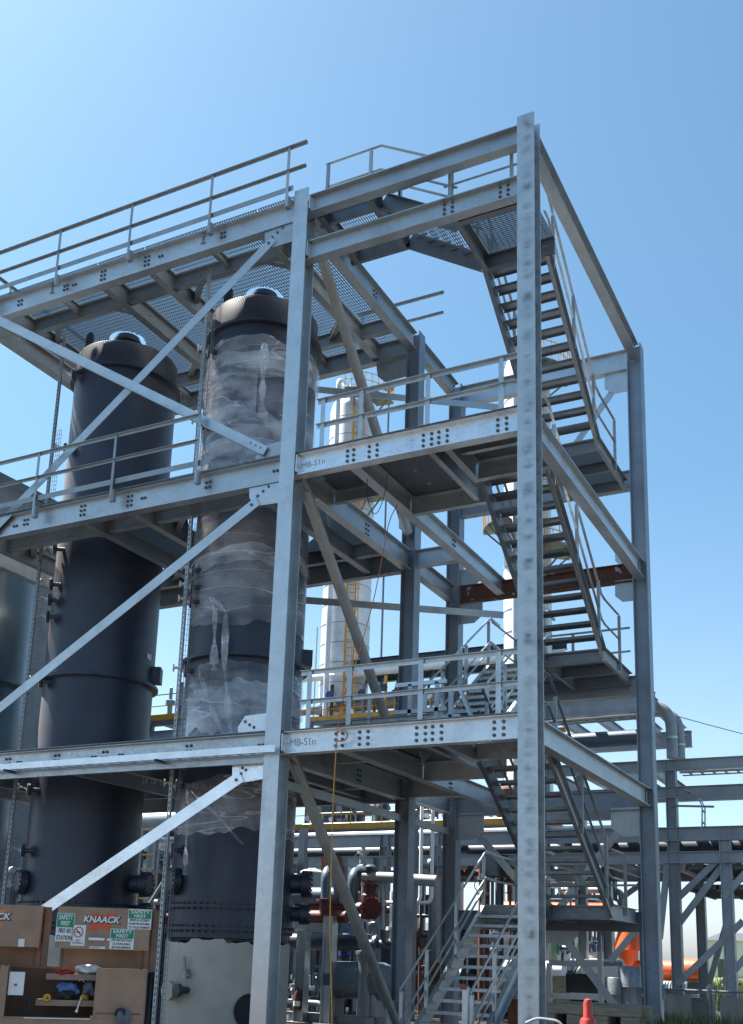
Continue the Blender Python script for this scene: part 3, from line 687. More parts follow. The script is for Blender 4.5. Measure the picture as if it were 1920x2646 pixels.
def vessel(label, cx, cy, r, zring=7.12, torn=.05, seed=1):
    t = thing('process_vessel', label, 'vessel', (cx, cy, 0)); rnd = random.Random(seed)
    MB().lathe((cx, cy, 0), [(r, 1.86), (r, 14.2), (r*.99, 14.83), (r*.985, 14.84), (.28, 14.84)], 72).build('shell', 'black', t)
    # grey skirt with the ragged edge of the black coat
    b = MB(); n = 96; ed = 0
    for j in range(n):
        if j % 3 == 0: ed = rnd.uniform(-torn, torn)
        a = 2*math.pi*j/n; b.v += [Vector((cx+(r+.006)*math.cos(a), cy+(r+.006)*math.sin(a), 0)), Vector((cx+(r+.006)*math.cos(a), cy+(r+.006)*math.sin(a), 1.80+ed+rnd.uniform(-.015, .015)))]
    for j in range(n): k = (j+1) % n; b.f.append((2*j, 2*k, 2*k+1, 2*j+1))
    b.build('skirt', 'grey_primer', t)
    for z, w in ((zring, .12), (14.22, .10)):
        MB().lathe((cx, cy, z), [(r-.01, -.05), (r+w, -.03), (r+w, .03), (r-.01, .05)], 72, caps=False).build('ring_flange', 'black', t)
    for z in (2.02, 2.42):
        b = MB().lathe((cx, cy, z), [(r-.01, -.03), (r+.05, -.025), (r+.05, .025), (r-.01, .03)], 72, caps=False)
        for k in range(56):
            a = 2*math.pi*k/56; b.lathe((cx+(r+.03)*math.cos(a), cy+(r+.03)*math.sin(a), z-.07), [(.02, 0), (.02, .14)], 6)
        b.build('bolted_flange', 'black', t)
    b = MB().lathe((cx, cy-.1, 14.8), [(.27, 0), (.27, .55), (.33, .56), (.33, .62), (.28, .64), (.28, .72), (.1, .74)], 36)
    b.build('top_nozzle', 'black', t)
    a = R(-105); p = Vector((cx+r*.90*math.cos(a), cy+r*.90*math.sin(a), 0))
    b = MB(); pts = [(p.x-.1, p.y, 14.3), (p.x+.1, p.y, 14.3), (p.x+.1, p.y, 15.12)]+[(p.x+.1*math.cos(q), p.y, 15.12+.1*math.sin(q)) for q in [math.pi*k/8 for k in range(1, 8)]]+[(p.x-.1, p.y, 15.12)]
    b.slab(pts, (0, -1, 0), .05); b.build('lifting_lug', 'black', t)
    return t
def shell_pt(cx, cy, r, ang, z): return (cx+r*math.cos(R(ang)), cy+r*math.sin(R(ang)), z), (math.cos(R(ang)), math.sin(R(ang)), 0)
RV = 1.155
v1 = vessel('dark vessel wrapped in torn clear plastic, directly behind the left front column', V[0][0], V[0][1], RV, seed=3)
v2 = vessel('bare dark vessel left of the plastic wrapped one, sun patches down its left side', V[1][0], V[1][1], RV, seed=5)
for z in (13.7, 12.05, 8.9, 8.55, 8.25, 6.85, 4.62, 3.42):
    p, ax = shell_pt(*V[0], RV, 250, z); valve_set(v1, p, (-.80, -.60, 0), 1.3)
for z in (14.1, 12.3, 9.95, 9.15, 8.80, 8.42, 7.0, 4.72, 3.48):
    p, ax = shell_pt(*V[1], RV, 253, z); valve_set(v2, p, (-.85, -.55, 0), 1.3)
for v, (cx, cy), rs in ((v1, V[0], 25), (v2, V[1], 18)):
    for ang, z, rr, LL in ((243, 2.86, .25, .12), (rs, 2.92, .26, .30), (rs+3, 2.36, .20, .28)):
        p, ax = shell_pt(cx, cy, RV, ang, z); manway(v, p, ax, rr, LL)
    p, ax = shell_pt(cx, cy, RV, rs+12, 7.42); b = MB().box(-.17, .17, -.17, .17, -.1, .18); q = Vector(ax).to_track_quat('Z', 'Y').to_matrix().to_4x4(); q.translation = Vector(p); b.v = [q @ w_ for w_ in b.v]; b.box(0, 0, 0, 0, 0, 0) if 0 else None; b.build('side_box', 'black', v)
    p, ax = shell_pt(cx, cy, RV+.004, rs-7, 7.75); q = Vector(ax).to_track_quat('Z', 'Y').to_matrix().to_4x4(); q.translation = Vector(p); b = MB().box(-.09, .09, -.06, .06, 0, .01); b.v = [q @ w_ for w_ in b.v]; b.build('name_plate', 'sign_white', v)
# drain nozzle and dark handhole on the wrapped vessel's grey skirt
p, ax = shell_pt(*V[0], RV, 255, .92)
b = MB().lathe((0, 0, -.1), [(.10, 0), (.10, .22), (.17, .22), (.17, .30), (.05, .31)], 24); q = Vector(ax).to_track_quat('Z', 'Y').to_matrix().to_4x4(); q.translation = Vector(p); b.v = [q @ w_ for w_ in b.v]; b.build('drain_nozzle', 'grey_primer', v1, label='grey drain nozzle under plastic film')
b = MB().lathe((0, 0, .05), [(.06, 0), (.06, .2), (.11, .2), (.11, .27), (.03, .28)], 20); q = q.copy(); q.translation = Vector(p)+Vector((.30, .02, .02)); b.v = [q @ w_ for w_ in b.v]; b.build('drain_nozzle', 'pipe_dark', v1)
b = MB(); b.box(p[0]+.2, p[0]+.32, p[1]-.18, p[1]-.06, 1.15, 1.3); b.tube([(p[0]+.26, p[1]-.12, 1.3), (p[0]+.24, p[1]-.14, 1.52)], .025); b.box(p[0]+.16, p[0]+.36, p[1]-.16, p[1]-.1, 1.18, 1.22); b.build('small_valve', 'pipe_grey', v1)
p, ax = shell_pt(*V[0], RV, -33, .62)
b = MB().lathe((0, 0, 0), [(.30, 0), (.30, .03), (.26, .03), (.25, .006)], 28); q = Vector(ax).to_track_quat('Z', 'Y').to_matrix().to_4x4(); q.translation = Vector(p); b.v = [q @ w_ for w_ in b.v]; b.build('handhole', 'rubber', v1)
# clear plastic wrap of vessel one
def wrap(z0, z1, a0, a1, seed, ragged=.12, r=RV+.015, tilt=0, amp=.014):
    rnd = random.Random(seed); na, nz = 90, max(6, int((z1-z0)/.06)); b = MB(); cx, cy = V[0]
    ph = [rnd.uniform(0, 6.3) for _ in range(8)]
    e0 = [0]*(na+1); e1 = [0]*(na+1)
    for i in range(na+1):
        a = i/na*6.3
        e0[i] = ragged*(math.sin(a*2.3+ph[0])+.5*math.sin(a*5.1+ph[1])+.35*math.sin(a*11+ph[2])+rnd.uniform(-.12, .12))
        e1[i] = ragged*(math.sin(a*1.9+ph[3])+.5*math.sin(a*4.3+ph[4])+.3*math.sin(a*9+ph[5])+rnd.uniform(-.12, .12))
    for i in range(na+1):
        a = R(a0+(a1-a0)*i/na)
        for k in range(nz+1):
            f = k/nz; z = z0+e0[i]+(z1+e1[i]-z0-e0[i])*f + tilt*math.cos(a)
            rr = r+amp*(1+math.sin(7*z+3.1*a+ph[6])*math.sin(3.3*z-5*a+ph[7]))*.8+rnd.uniform(0, amp*.12)
            b.v.append(Vector((cx+rr*math.cos(a), cy+rr*math.sin(a), z)))
    for i in range(na):
        for k in range(nz): q = i*(nz+1)+k; b.f.append((q, q+nz+1, q+nz+2, q+1))
    return b.build('plastic_wrap', 'film_milky' if r > RV+.02 else 'film', v1)
wrap(10.6, 13.85, 150, 395, 1, .07); wrap(9.0, 10.1, 160, 390, 2, .08); wrap(7.75, 9.2, 165, 380, 12, .06)
wrap(5.3, 6.95, 160, 390, 4, .06); wrap(3.75, 4.75, 160, 380, 5, .06)
wrap(12.0, 13.2, 190, 300, 6, .1, RV+.03, .15); wrap(10.9, 12.3, 200, 330, 7, .1, RV+.04, -.2); wrap(5.6, 6.5, 200, 330, 8, .08, RV+.035, .1)
wrap(12.9, 13.5, 150, 395, 21, .05, RV+.045, .12); wrap(11.2, 11.6, 150, 395, 22, .05, RV+.05, -.15); wrap(8.9, 9.25, 160, 390, 23, .05, RV+.04, .1); wrap(6.2, 6.6, 160, 390, 24, .05, RV+.045, -.1)
def strip(pts, w, seed):
    """dangling twisted strip of film"""
    rnd = random.Random(seed); pts = [Vector(p) for p in pts]; b = MB(); out = []
    for a, c in zip(pts, pts[1:]):
        for k in range(8): out.append(a.lerp(c, k/8))
    out.append(pts[-1])
    for i, p in enumerate(out):
        tw = .35*math.sin(i*.5+seed); ww = w*(.7+.3*math.sin(i*.8+seed*2))*rnd.uniform(.85, 1.1)
        for s in (-.5, -.17, .17, .5): b.v.append(p+Vector((s*ww*math.cos(tw), -.05+s*ww*math.sin(tw)+.02*math.sin(i+s*9), rnd.uniform(-.01, .01))))
    for i in range(len(out)-1):
        for j in range(3): q = i*4+j; b.f.append((q, q+1, q+5, q+4))
    return b.build('film_strip', 'film_strip', v1)
M['film_strip'] = film(.62, .6)
yf = V[0][1]-RV-.06
strip([(-2.42, yf, 8.25), (-2.30, yf-.02, 7.9), (-2.22, yf-.05, 6.9), (-2.2, yf-.06, 6.75)], .16, 1)
strip([(-2.36, yf, 8.2), (-2.05, yf-.02, 7.9), (-1.98, yf-.05, 6.8), (-1.75, yf-.06, 5.6), (-1.6, yf-.04, 5.3)], .17, 2)
strip([(-2.6, yf, 6.8), (-2.2, yf-.04, 6.0), (-1.85, yf-.06, 5.4), (-1.7, yf-.05, 5.2)], .13, 3)
strip([(-2.68, yf, 4.55), (-2.60, yf-.03, 4.1), (-2.56, yf-.05, 3.2), (-2.55, yf-.05, 2.95)], .12, 4)
strip([(-2.6, yf, 4.5), (-1.9, yf-.04, 4.0), (-1.4, yf+.02, 3.5)], .12, 5)
strip([(-1.55, yf, 13.5), (-1.5, yf-.05, 12.6), (-1.48, yf-.05, 12.0), (-1.35, yf-.02, 11.6)], .22, 6)
strip([(-1.28, yf+.55, 12.9), (-1.22, yf+.5, 12.2), (-1.25, yf+.5, 11.6)], .2, 7)

# third vessel at the far left
t = thing('process_vessel', 'glossy dark green grey vessel cut off by the left edge of the picture', 'vessel', (-10.25, 2.8, 0))
MB().lathe((-10.25, 2.8, 0), [(1.17, 0), (1.17, 10.3), (1.08, 10.42), (.8, 10.5), (.3, 10.52)], 72).build('shell', 'dark_vessel', t)
for z in (7.5, 5.75): MB().lathe((-10.25, 2.8, z), [(1.16, -.05), (1.29, -.03), (1.29, .03), (1.16, .05)], 72, caps=False).build('ring_flange', 'dark_vessel', t)
MB().lathe((-10.25, 2.8, 2.3), [(1.16, -.04), (1.23, -.025), (1.23, .025), (1.16, .04)], 72, caps=False).build('bolted_flange', 'dark_vessel', t)

# ================================================================ perforated struts with wire cable ladders
def strut(label, x, y, z0, z1, side=1):
    t = thing('perforated_strut', label, 'strut', (x, y, z0))
    # slotted channel: two ladders of plate left between the slots
    b = MB(); p = .10
    b.box(x-.035, x-.012, y-.003, y, z0, z1); b.box(x+.012, x+.035, y-.003, y, z0, z1)
    k = z0
    while k < z1: b.box(x-.012, x+.012, y-.003, y, k, k+.055); k += p
    b.box(x-.035, x-.032, y, y+.04, z0, z1); b.box(x+.032, x+.035, y, y+.04, z0, z1)
    b.build('slotted_channel', 'galv_rail', t, smooth=False)
    return t
def wire_tray(parent_label, x, y, z0, z1):
    t = thing('wire_cable_tray', parent_label, 'cable tray', (x, y, z0)); b = MB()
    for dx in (0, .06, .12): b.tube([(x+dx, y, z0), (x+dx, y, z1)], .004, 5)
    for dx in (0, .12): b.tube([(x+dx, y-.06, z0), (x+dx, y-.06, z1)], .004, 5)
    z = z0
    while z < z1: b.tube([(x, y-.06, z), (x, y, z), (x+.12, y, z), (x+.12, y-.06, z)], .0035, 4); z += .1
    b.build('wire_basket', 'galv_dull', t); return t
strut('slotted upright channel just left of the plastic wrapped vessel', -2.42-1.55+.0+.0+.0+1.55+(-2.42+2.42), .55, .3, 15.0) if 0 else None
s1 = strut('slotted upright channel standing between the two dark vessels', -2.50, .62, .3, 15.0)
wire_tray('wire basket cable tray beside the slotted upright between the two dark vessels', -2.44, .68, .3, 14.0)
strut('slotted upright channel left of the bare dark vessel near the picture edge', -6.86, 1.18, .3, 14.9)
wire_tray('wire basket cable tray beside the slotted upright at the left picture edge', -6.78, 1.22, .3, 12.6)

# ================================================================ cable tray along the first platform
t = thing('cable_tray', 'bright ladder cable tray hung along the front of the lowest platform beam', 'cable tray', (-3, -.1, 4.9))
for y, k in ((-.165, 1), (.03, -1)):
    MB().prof(C_prof(.115, .02, .006, .005, -k), (XL-.3, y, 4.865), (.07, y, 4.865)).build('side_rail', 'galv_new', t)
b_r = MB().box(-.015, .015, -.155, .02, 4.812, 4.832).build('rung', 'galv_new', t, local=True); b_r.location = Vector((XL, 0, 0))-Vector((-3, -.1, 4.9)); x = XL+.25
while x < .05:
    c = b_r.copy(); COL.objects.link(c); c.parent = t; c.location = Vector((x, 0, 0))-Vector((-3, -.1, 4.9)); x += .25
for x in (-5.72, -2.21):
    MB().prof(C_prof(.05, .05, .004, .004), (x, -.26, 4.775), (x, .62, 4.775)).build('strut_bracket', 'galv_dull', t)
MB().box(.07, .165, -.17, -.16, 4.80, 4.92).build('splice_plate', 'galv_new', t)
# lip beam under the tray
MB().prof(C_prof(.12, .06, .008, .007), (XL, .02, 4.72), (-.15, .02, 4.72)).build('edge_channel', 'galv', F)
# bare wire comb hanging behind the tray
b = MB()
for k in range(16):
    x = -2.95+k*.09; y = .4+k*.13; b.tube([(x, y, 4.62), (x, y, 4.52), (x+.05, y+.03, 4.52), (x+.05, y+.03, 4.60)], .004, 4)
tag(b.build('wire_comb', 'galv'), 'row of bent bare wires hanging under the lowest platform behind the cable tray', 'wire basket')

# ================================================================ ropes
pts = [Vector((1.23, 1.9, 9.75)), Vector((1.28, 1.5, 9.3)), Vector((1.34, .9, 7.6)), Vector((1.30, .3, 6.1)), Vector((1.24, .02, 5.55)), Vector((1.205, .02, 5.02))]
o = MB().tube(arc_path(pts, .5), .009, 6).build('orange_rope', 'rope_o'); tag(o, 'thin orange rope running down from the second floor to the bright stencilled beam', 'rope')
lp = [(1.205, .03, 5.12)]+[(1.30+.10*math.cos(a), .02, 5.03+.09*math.sin(a)) for a in [math.pi*(.8-.2*k) for k in range(8)]]+[(1.22, .02, 4.95)]
o = MB().tube(arc_path(lp, .05, 3), .011, 6).build('shackle_loop', 'rope_o'); tag(o, 'small orange loop knotted at the bolts of the bright stencilled beam', 'rope loop')
pts = [Vector((1.20, .02, 4.97)), Vector((1.20, -.02, 4.0)), Vector((1.22, -.03, 3.0)), Vector((1.23, -.02, 2.0)), Vector((1.33, -.04, .9)), Vector((1.38, -.05, .03))]
o = MB().tube(arc_path(pts, .4), .010, 6).build('yellow_rope', 'rope_y'); tag(o, 'yellow rope hanging from the bright stencilled beam to the ground', 'rope')
b = MB().tube(arc_path([(1.28, .6, 9.72), (1.30, .6, 9.3), (1.45, .62, 8.95), (1.62, .62, 9.3), (1.66, .62, 9.74)], .3), .007, 6).build('black_cable', 'rubber'); tag(b, 'thin black cable looped under the second floor beams', 'cable')
# level tube rail below the first floor, running back from the left front column
MB().bar((-.02, .34, 4.37), (-.02, YD-.18, 4.37), .09, .14).build('tube_rail', 'galv', F); MB().bar((-.02, YD+.18, 4.37), (-.02, YE-.18, 4.37), .09, .14).build('tube_rail', 'galv_rail', F)

# ================================================================ gang boxes with signs
BA = R(37)
KX = 1.03
def gang_box(label, loc, logo='sign_orange', full=True, lx=0):
    """job-site tool box in its own frame: x along the front, -y towards the viewer, lid swung open above"""
    t = thing('gang_box', label, 'tool box', loc, BA); D0 = .80
    zr = 1.375; X = lambda zx: (zx-755)*.001252*KX; Z = lambda zy: zr+(770-zy)*.001252
    w0, w1 = X(60), X(1450); xo0, xo1 = X(135), X(970); zs = Z(1260)
    b = MB()
    b.box(w0, w0+.03, 0, D0, .12, zr); b.box(w1-.03, w1, 0, D0, .12, zr); b.box(w0+.03, w1-.03, D0-.03, D0, .12, zr-.002); b.box(w0+.03, w1-.03, .03, D0-.03, .10, .14)
    b.box(w0, w1, -.004, .026, .12, zs)
    b.box(xo1, w1, -.004, .026, zs+.002, zr); b.box(w0, xo0, -.004, .026, zs+.002, zr)
    b.box(xo1, w1-.03, .028, D0-.03, zr-.022, zr-.002)
    body = b.build('body', 'brown', t, local=True)
    MB().box(xo0, xo1, -.018, .06, zs-.012, zs+.006).build('sill', 'brown', body, local=True)
    MB().box(X(325), X(950), -.024, -.0185, zs-.010, zs+.002).build('bare_edge', 'sign_white', body, local=True)
    for xx in (w0+.14, w1-.14): MB().box(xx-.06, xx+.06, .05, D0-.05, 0, .10).build('skid', 'brown_dark', body, local=True)
    MB().box(xo1-.03, xo1+.02, -.03, -.005, zs+.005, zs+.04).build('hasp', 'brown', body, local=True)
    MB().box(xo1+.03, w1-.03, -.012, -.005, zs+.06, zs+.075).build('rail_seam', 'brown_dark', body, local=True)
    b = MB(); b.box(X(470), w1-.04, .30, D0-.04, Z(850), Z(838)); b.box(X(470), xo1+.1, .285, .30, Z(897), Z(838)); b.build('shelf', 'brown', t, local=True)
    b = MB(); b.box(X(400), xo1+.1, .22, D0-.04, Z(1104), Z(1094)); b.box(X(400), xo1+.1, .21, .22, Z(1152), Z(1094)); b.build('shelf', 'brown', t, local=True)
    MB().box(w0+.032, w1-.032, D0-.045, D0-.032, .14, zr-.03).build('back_lining', 'brown_dark', t, local=True)
    # lid: swung up, its front leaf upright towards the viewer
    y0, y1 = .12, .66; a0, a1, z0, z1 = X(540)+lx, X(1450)+lx, Z(580), Z(160)
    b = MB(); b.box(a0, a1, y0, y0+.025, z0, z1); b.box(a0, a1, y0+.025, y1, z1-.025, z1)
    b.box(a0, a0+.025, y0+.025, y1, z0+.05, z1-.026); b.box(a1-.025, a1, y0+.025, y1, z0+.05, z1-.026)
    lid = b.build('lid', 'brown', t, local=True)
    b = MB(); b.box(a0+.06, a1+.02, D0-.10, D0-.07, zr-.05, z1-.06); b.build('lid_back', 'brown', t, local=True)
    b = MB(); b.box(a1+.035, a1+.11, .20, .24, zr-.03, z1-.01); b.box(a1+.01, a1+.03, .3, .5, zr+.0, z1-.02); b.build('lid_back', 'brown_dark', t, local=True)
    for xx in (X(600)+lx, X(1395)+lx): MB().box(xx-.02, xx+.02, .3, .34, zr-.02, z0+.10).build('stay_arm', 'brown_dark', t, local=True)
    MB().lathe((X(1395), .29, zr+.05), [(.03, -.01), (.03, .02)], 12, 'Y').build('pivot', 'brown_dark', t, local=True)
    yf = y0-.003
    def sign(name, x0, x1, z0, z1, m, par=lid, y=None): return MB().box(x0, x1, (yf if y is None else y)-.004, yf if y is None else y, z0, z1).build(name, m, par, local=True)
    INVsave = INV[t.name]; INV[t.name] = Matrix()
    def txt(s, x, z, size, mtl, par, y=None, width=1., bold=0., shear=0., ext=.001):
        return text_mesh(s, size, mtl, face_mat((x, (yf if y is None else y), z), (1, 0, 0), (0, 0, 1)), par, 'lettering', bold, shear, width, ext=ext)
    # emblem: orange K block behind an outlined white word
    kx = lambda zx: X(zx)+lx; kb = MB(); zt, zb = Z(215), Z(385); zm = (zt+zb)/2
    kb.slab([(kx(p), yf, Z(q)) for p, q in ((850, 385), (875, 222), (965, 222), (958, 262), (1010, 218), (1125, 212), (1020, 295), (1098, 380), (990, 384), (950, 340), (945, 385))], (0, -1, 0), .002)
    kk = kb.build('emblem', logo, lid, local=True)
    cx = X(967)+lx; hs = .112
    txt('KNAACK', cx+.008, Z(288), hs, 'sign_black', kk, yf-.0045, 1.10*KX*.86, .010, .14)
    txt('KNAACK', cx, Z(284), hs, 'sign_white', kk, yf-.008, 1.10*KX*.86, .0035, .14)
    if full:
        def safety(zx0, zx1, zy0, zyg, zy1, lines):
            x0, x1, z1, zs_, z0 = X(zx0), X(zx1), Z(zy0), Z(zyg), Z(zy1)
            p = sign('safety_sign', x0, x1, z0, z1, 'sign_white'); xm = (x0+x1)/2; w_ = x1-x0
            sign('green_panel', x0+.008, x1-.008, zs_, z1-.008, 'sign_green', p, yf-.0045)
            h = z1-zs_
            def fit(s, z, hh, f, mtl, y): txt(s, xm, z, hh, mtl, p, y, w_*f/(hh*.60*len(s)), .001*hh/.05)
            fit('SAFETY', zs_+h*.70, h*.48, .86, 'sign_white', yf-.010); fit('FIRST', zs_+h*.26, h*.44, .66, 'sign_white', yf-.010)
            k = (zs_-z0)/len(lines)
            for i, s in enumerate(lines): fit(s, zs_-k*(i+.52), k*.86, .88, 'sign_black', yf-.006)
        safety(535, 708, 228, 370, 512, ['FIRST AID', 'STATION'])
        safety(1228, 1460, 165, 258, 366, ['REPORT ALL ACCIDENTS', 'NO MATTER HOW SMALL', 'TO YOUR FOREMAN'])
        safety(1066, 1302, 368, 466, 574, ['EYE PROTECTION', 'IS AVAILABLE', 'SEE YOUR SUPERVISOR'])
        p = sign('no_smoking_sign', X(688), X(824), Z(552), Z(344), 'sign_white'); cx, cz = X(756), Z(414); ro = .068; rx = 1.08
        rr = MB(); n = 36
        for j in range(n):
            a = 2*math.pi*j/n; rr.v += [Vector((cx+ro*.82*math.cos(a)*rx, yf-.007, cz+ro*math.sin(a))), Vector((cx+ro*.66*math.cos(a)*rx, yf-.007, cz+ro*.83*math.sin(a)))]
        for j in range(n): k = (j+1) % n; rr.f.append((2*j, 2*j+1, 2*k+1, 2*k))
        rr.slab([(cx-.045, yf-.0065, cz+.041), (cx-.036, yf-.0065, cz+.050), (cx+.045, yf-.0065, cz-.041), (cx+.036, yf-.0065, cz-.050)], (0, -1, 0), .001)
        rr.build('red_ring', 'sign_red', p, local=True)
        MB().box(cx-.036, cx+.024, yf-.0062, yf-.0052, cz-.008, cz+.006).build('cigarette', 'sign_black', p, local=True)
        txt('NO', cx, Z(500), .034, 'sign_black', p, yf-.006, 1.1); txt('SMOKING', cx, Z(525), .030, 'sign_black', p, yf-.006, .95)
        MB().box(X(860), X(1015), yf-.03, yf, Z(492), Z(465)).build('lid_handle', 'sign_white', lid, local=True); MB().box(X(1038), X(1066), yf-.012, yf, Z(492), Z(468)).build('lid_latch', 'sign_white', lid, local=True)
        p = sign('warning_strip', X(876), X(1028), Z(575), Z(552), 'sign_white'); txt('WARNING', X(930), Z(564), .020, 'sign_red', p, yf-.006, 1.2)
        MB().box(X(148), X(292), .032, .036, Z(1050), Z(825)).build('paper_notice', 'sign_white', t, local=True); MB().box(X(198), X(228), .028, .0315, Z(965), Z(938)).build('orange_dot', 'sign_orange', t, local=True)
    else:
        sign('torn_label', X(1250)+lx, X(1310)+lx, Z(578), Z(500), 'sign_white')
    INV[t.name] = INVsave
    return t
BX = at(192.6, 2496, d=13.6); BX = (BX.x, BX.y, 0)
gb = gang_box('brown steel tool box with open lid covered in green and white safety signs', BX)
dx = Vector((math.cos(BA), math.sin(BA), 0))
gb2 = gang_box('second brown tool box cut off by the left edge, faded orange emblem on its lid', Vector(BX)-dx*1.86+Vector((-.05, .12, .0)), logo='sign_orange2', full=False, lx=.44)
BM = Matrix.Translation(Vector(BX)) @ Matrix.Rotation(BA, 4, 'Z')
X_ = lambda zx: (zx-755)*.001252*KX
Z_ = lambda zy: 1.375+(770-zy)*.001252
def inbox(b, name, m, label, cat, group=None):
    b.v = [BM @ v for v in b.v]; return tag(b.build(name, m), label, cat, group)
def lump(c, s, seed, n=14, rough=.12):
    rnd = random.Random(seed); b = MB(); c = Vector(c)
    for i in range(n+1):
        th = math.pi*i/n
        for j in range(n*2):
            ph = math.pi*j/n; k = 1+.28*math.sin(3*ph+seed)*math.sin(2*th)+rnd.uniform(-rough, rough)
            b.v.append(c+Vector((s[0]*math.sin(th)*math.cos(ph)*k, s[1]*math.sin(th)*math.sin(ph)*k, s[2]*math.cos(th)*k)))
    for i in range(n):
        for j in range(n*2): q = i*n*2+j; r_ = i*n*2+(j+1) % (n*2); b.f.append((q, r_, r_+n*2, q+n*2))
    return b
inbox(lump((X_(860), .42, Z_(790)), (.16, .11, .055), 3), 'rag_heap', 'white', 'crumpled white rags on the top shelf of the open tool box', 'rags')
inbox(lump((X_(950), .40, Z_(805)), (.09, .08, .03), 13), 'folded_paper', 'white', 'flat white papers beside the rags on the tool box top shelf', 'papers')
inbox(lump((X_(640), .34, Z_(825)), (.11, .07, .035), 4), 'red_cloth', 'redcloth', 'red cloth hanging over the top shelf edge of the tool box', 'cloth')
inbox(lump((X_(690), .36, Z_(990)), (.13, .09, .075), 5), 'blue_shirt', 'bluecloth', 'crumpled blue cloth on the middle shelf of the tool box', 'cloth')
inbox(lump((X_(905), .34, Z_(985)), (.09, .08, .085), 6), 'work_gloves', 'fibre', 'grey work gloves piled right on the middle shelf of the tool box', 'gloves')
inbox(lump((X_(680), .28, Z_(1050)), (.10, .06, .06), 8), 'black_pouch', 'rubber', 'black pouch in the middle of the tool box shelf', 'pouch')
inbox(lump((X_(860), .26, Z_(1068)), (.05, .04, .035), 18), 'yellow_cloth', 'yellow', 'small yellow cloth right of the black pouch in the tool box', 'cloth')
t = thing('tape_reel', 'round yellow tape measure reel at the left end of the tool box shelf', 'tape reel', BM @ Vector((X_(508), .19, Z_(1072))), BA)
MB().lathe((0, -.01, 0), [(.046, -.022), (.052, .0), (.046, .022)], 24, 'Y').build('reel_case', 'yellow', t, local=True); MB().slab([(-.012, -.034, -.018), (.025, -.034, -.012), (.004, -.034, .022)], (0, -1, 0), .003).build('triangle_mark', 'sign_black', t, local=True)
b = MB(); b.tube([(X_(838), .16, Z_(1060)), (X_(820), .14, Z_(1130)), (X_(808), .13, Z_(1185))], .010, 6); b.lathe((X_(806), .13, Z_(1195)), [(.02, -.012), (.02, .012)], 10, 'Y'); inbox(b, 'hanging_wrench', 'chrome', 'bright wrench hanging down from the middle shelf of the tool box', 'wrench')
b = MB(); b.tube(arc_path([(X_(365), .1, Z_(1050)), (X_(350), .08, Z_(1120)), (X_(390), .08, Z_(1190)), (X_(340), .1, Z_(1215))], .05), .018, 8); inbox(b, 'hose_end', 'rubber', 'dark hose end hanging at the left inside the tool box', 'hose')
b = MB(); b.tube([(X_(795), .26, Z_(905)), (X_(800), .25, Z_(890)), (X_(838), .25, Z_(890)), (X_(840), .26, Z_(912))], .006, 6); inbox(b, 'key_ring', 'chrome', 'small metal ring hanging under the top shelf of the tool box', 'ring')
t = thing('harness_bag', 'grey and red harness bag hanging on the right front of the tool box', 'bag', BM @ Vector((X_(1240), -.06, Z_(1200))), BA)
lump((.03, 0, -.13), (.085, .05, .17), 9, rough=.04).build('bag_body', 'fibre', t, local=True)
MB().tube(arc_path([(-.06, 0, -.03), (-.05, -.02, .05), (.03, -.02, .055), (.055, 0, -.04)], .04), .020, 8).build('bag_strap', 'rubber', t, local=True)
MB().box(.015, .045, -.075, -.055, -.30, -.10).build('red_webbing', 'redcloth', t, local=True)

# ================================================================ everything behind the tower
S_ = 1920/1646
def A(x, y, Y): return at(x*S_, y*S_, y=Y)       # a point on the plane Y, read from the 1646 pixel wide photo
def mid(p, q, f): return p+(q-p)*f
def hbeam(par, x0, z, x1, Y, d=.35, bf=.2, m='galv_rack', name='beam'): return beam((x0, Y, z), (x1, Y, z), d, bf, m, name, .018, .012, par)
def vcol(par, x, Y, z0, z1, w=.28, m='galv_rack', base=True):
    c = MB().prof(I_prof(w, w, .018, .012), (x, Y, z0), (x, Y, z1), (1, 0, 0)).build('column', m, par)
    if base: MB().box(x-.26, x+.26, Y-.26, Y+.26, 0, z0).build('pedestal', 'concrete', c)
    return c
def strutb(par, p0, p1, w=.13, m='galv_rack', name='brace'):
    return MB().prof(L_prof(w, .1, .012), p0, p1, (0, 1, 0), (-w/2, 0)).build(name, m, par)
def fence_rail(par, x0, x1, Y, z, m='yellow', h=1.07, n=None, toe=True, name='handrail'):
    b = MB(); b.tube([(x0, Y, z+h), (x1, Y, z+h)], .024, 6); hr = b.build(name, m, par)
    MB().tube([(x0, Y, z+h*.52), (x1, Y, z+h*.52)], .02, 6).build('mid_rail', m, hr)
    n = n or max(2, int(abs(x1-x0)/1.4)+1)
    for i in range(n): x = x0+(x1-x0)*i/(n-1); MB().tube([(x, Y, z), (x, Y, z+h)], .022, 6).build('post', m, hr)
    if toe: MB().box(min(x0, x1), max(x0, x1), Y-.006, Y+.006, z-.1, z+.18).build('toe_plate', m, hr)
    return hr

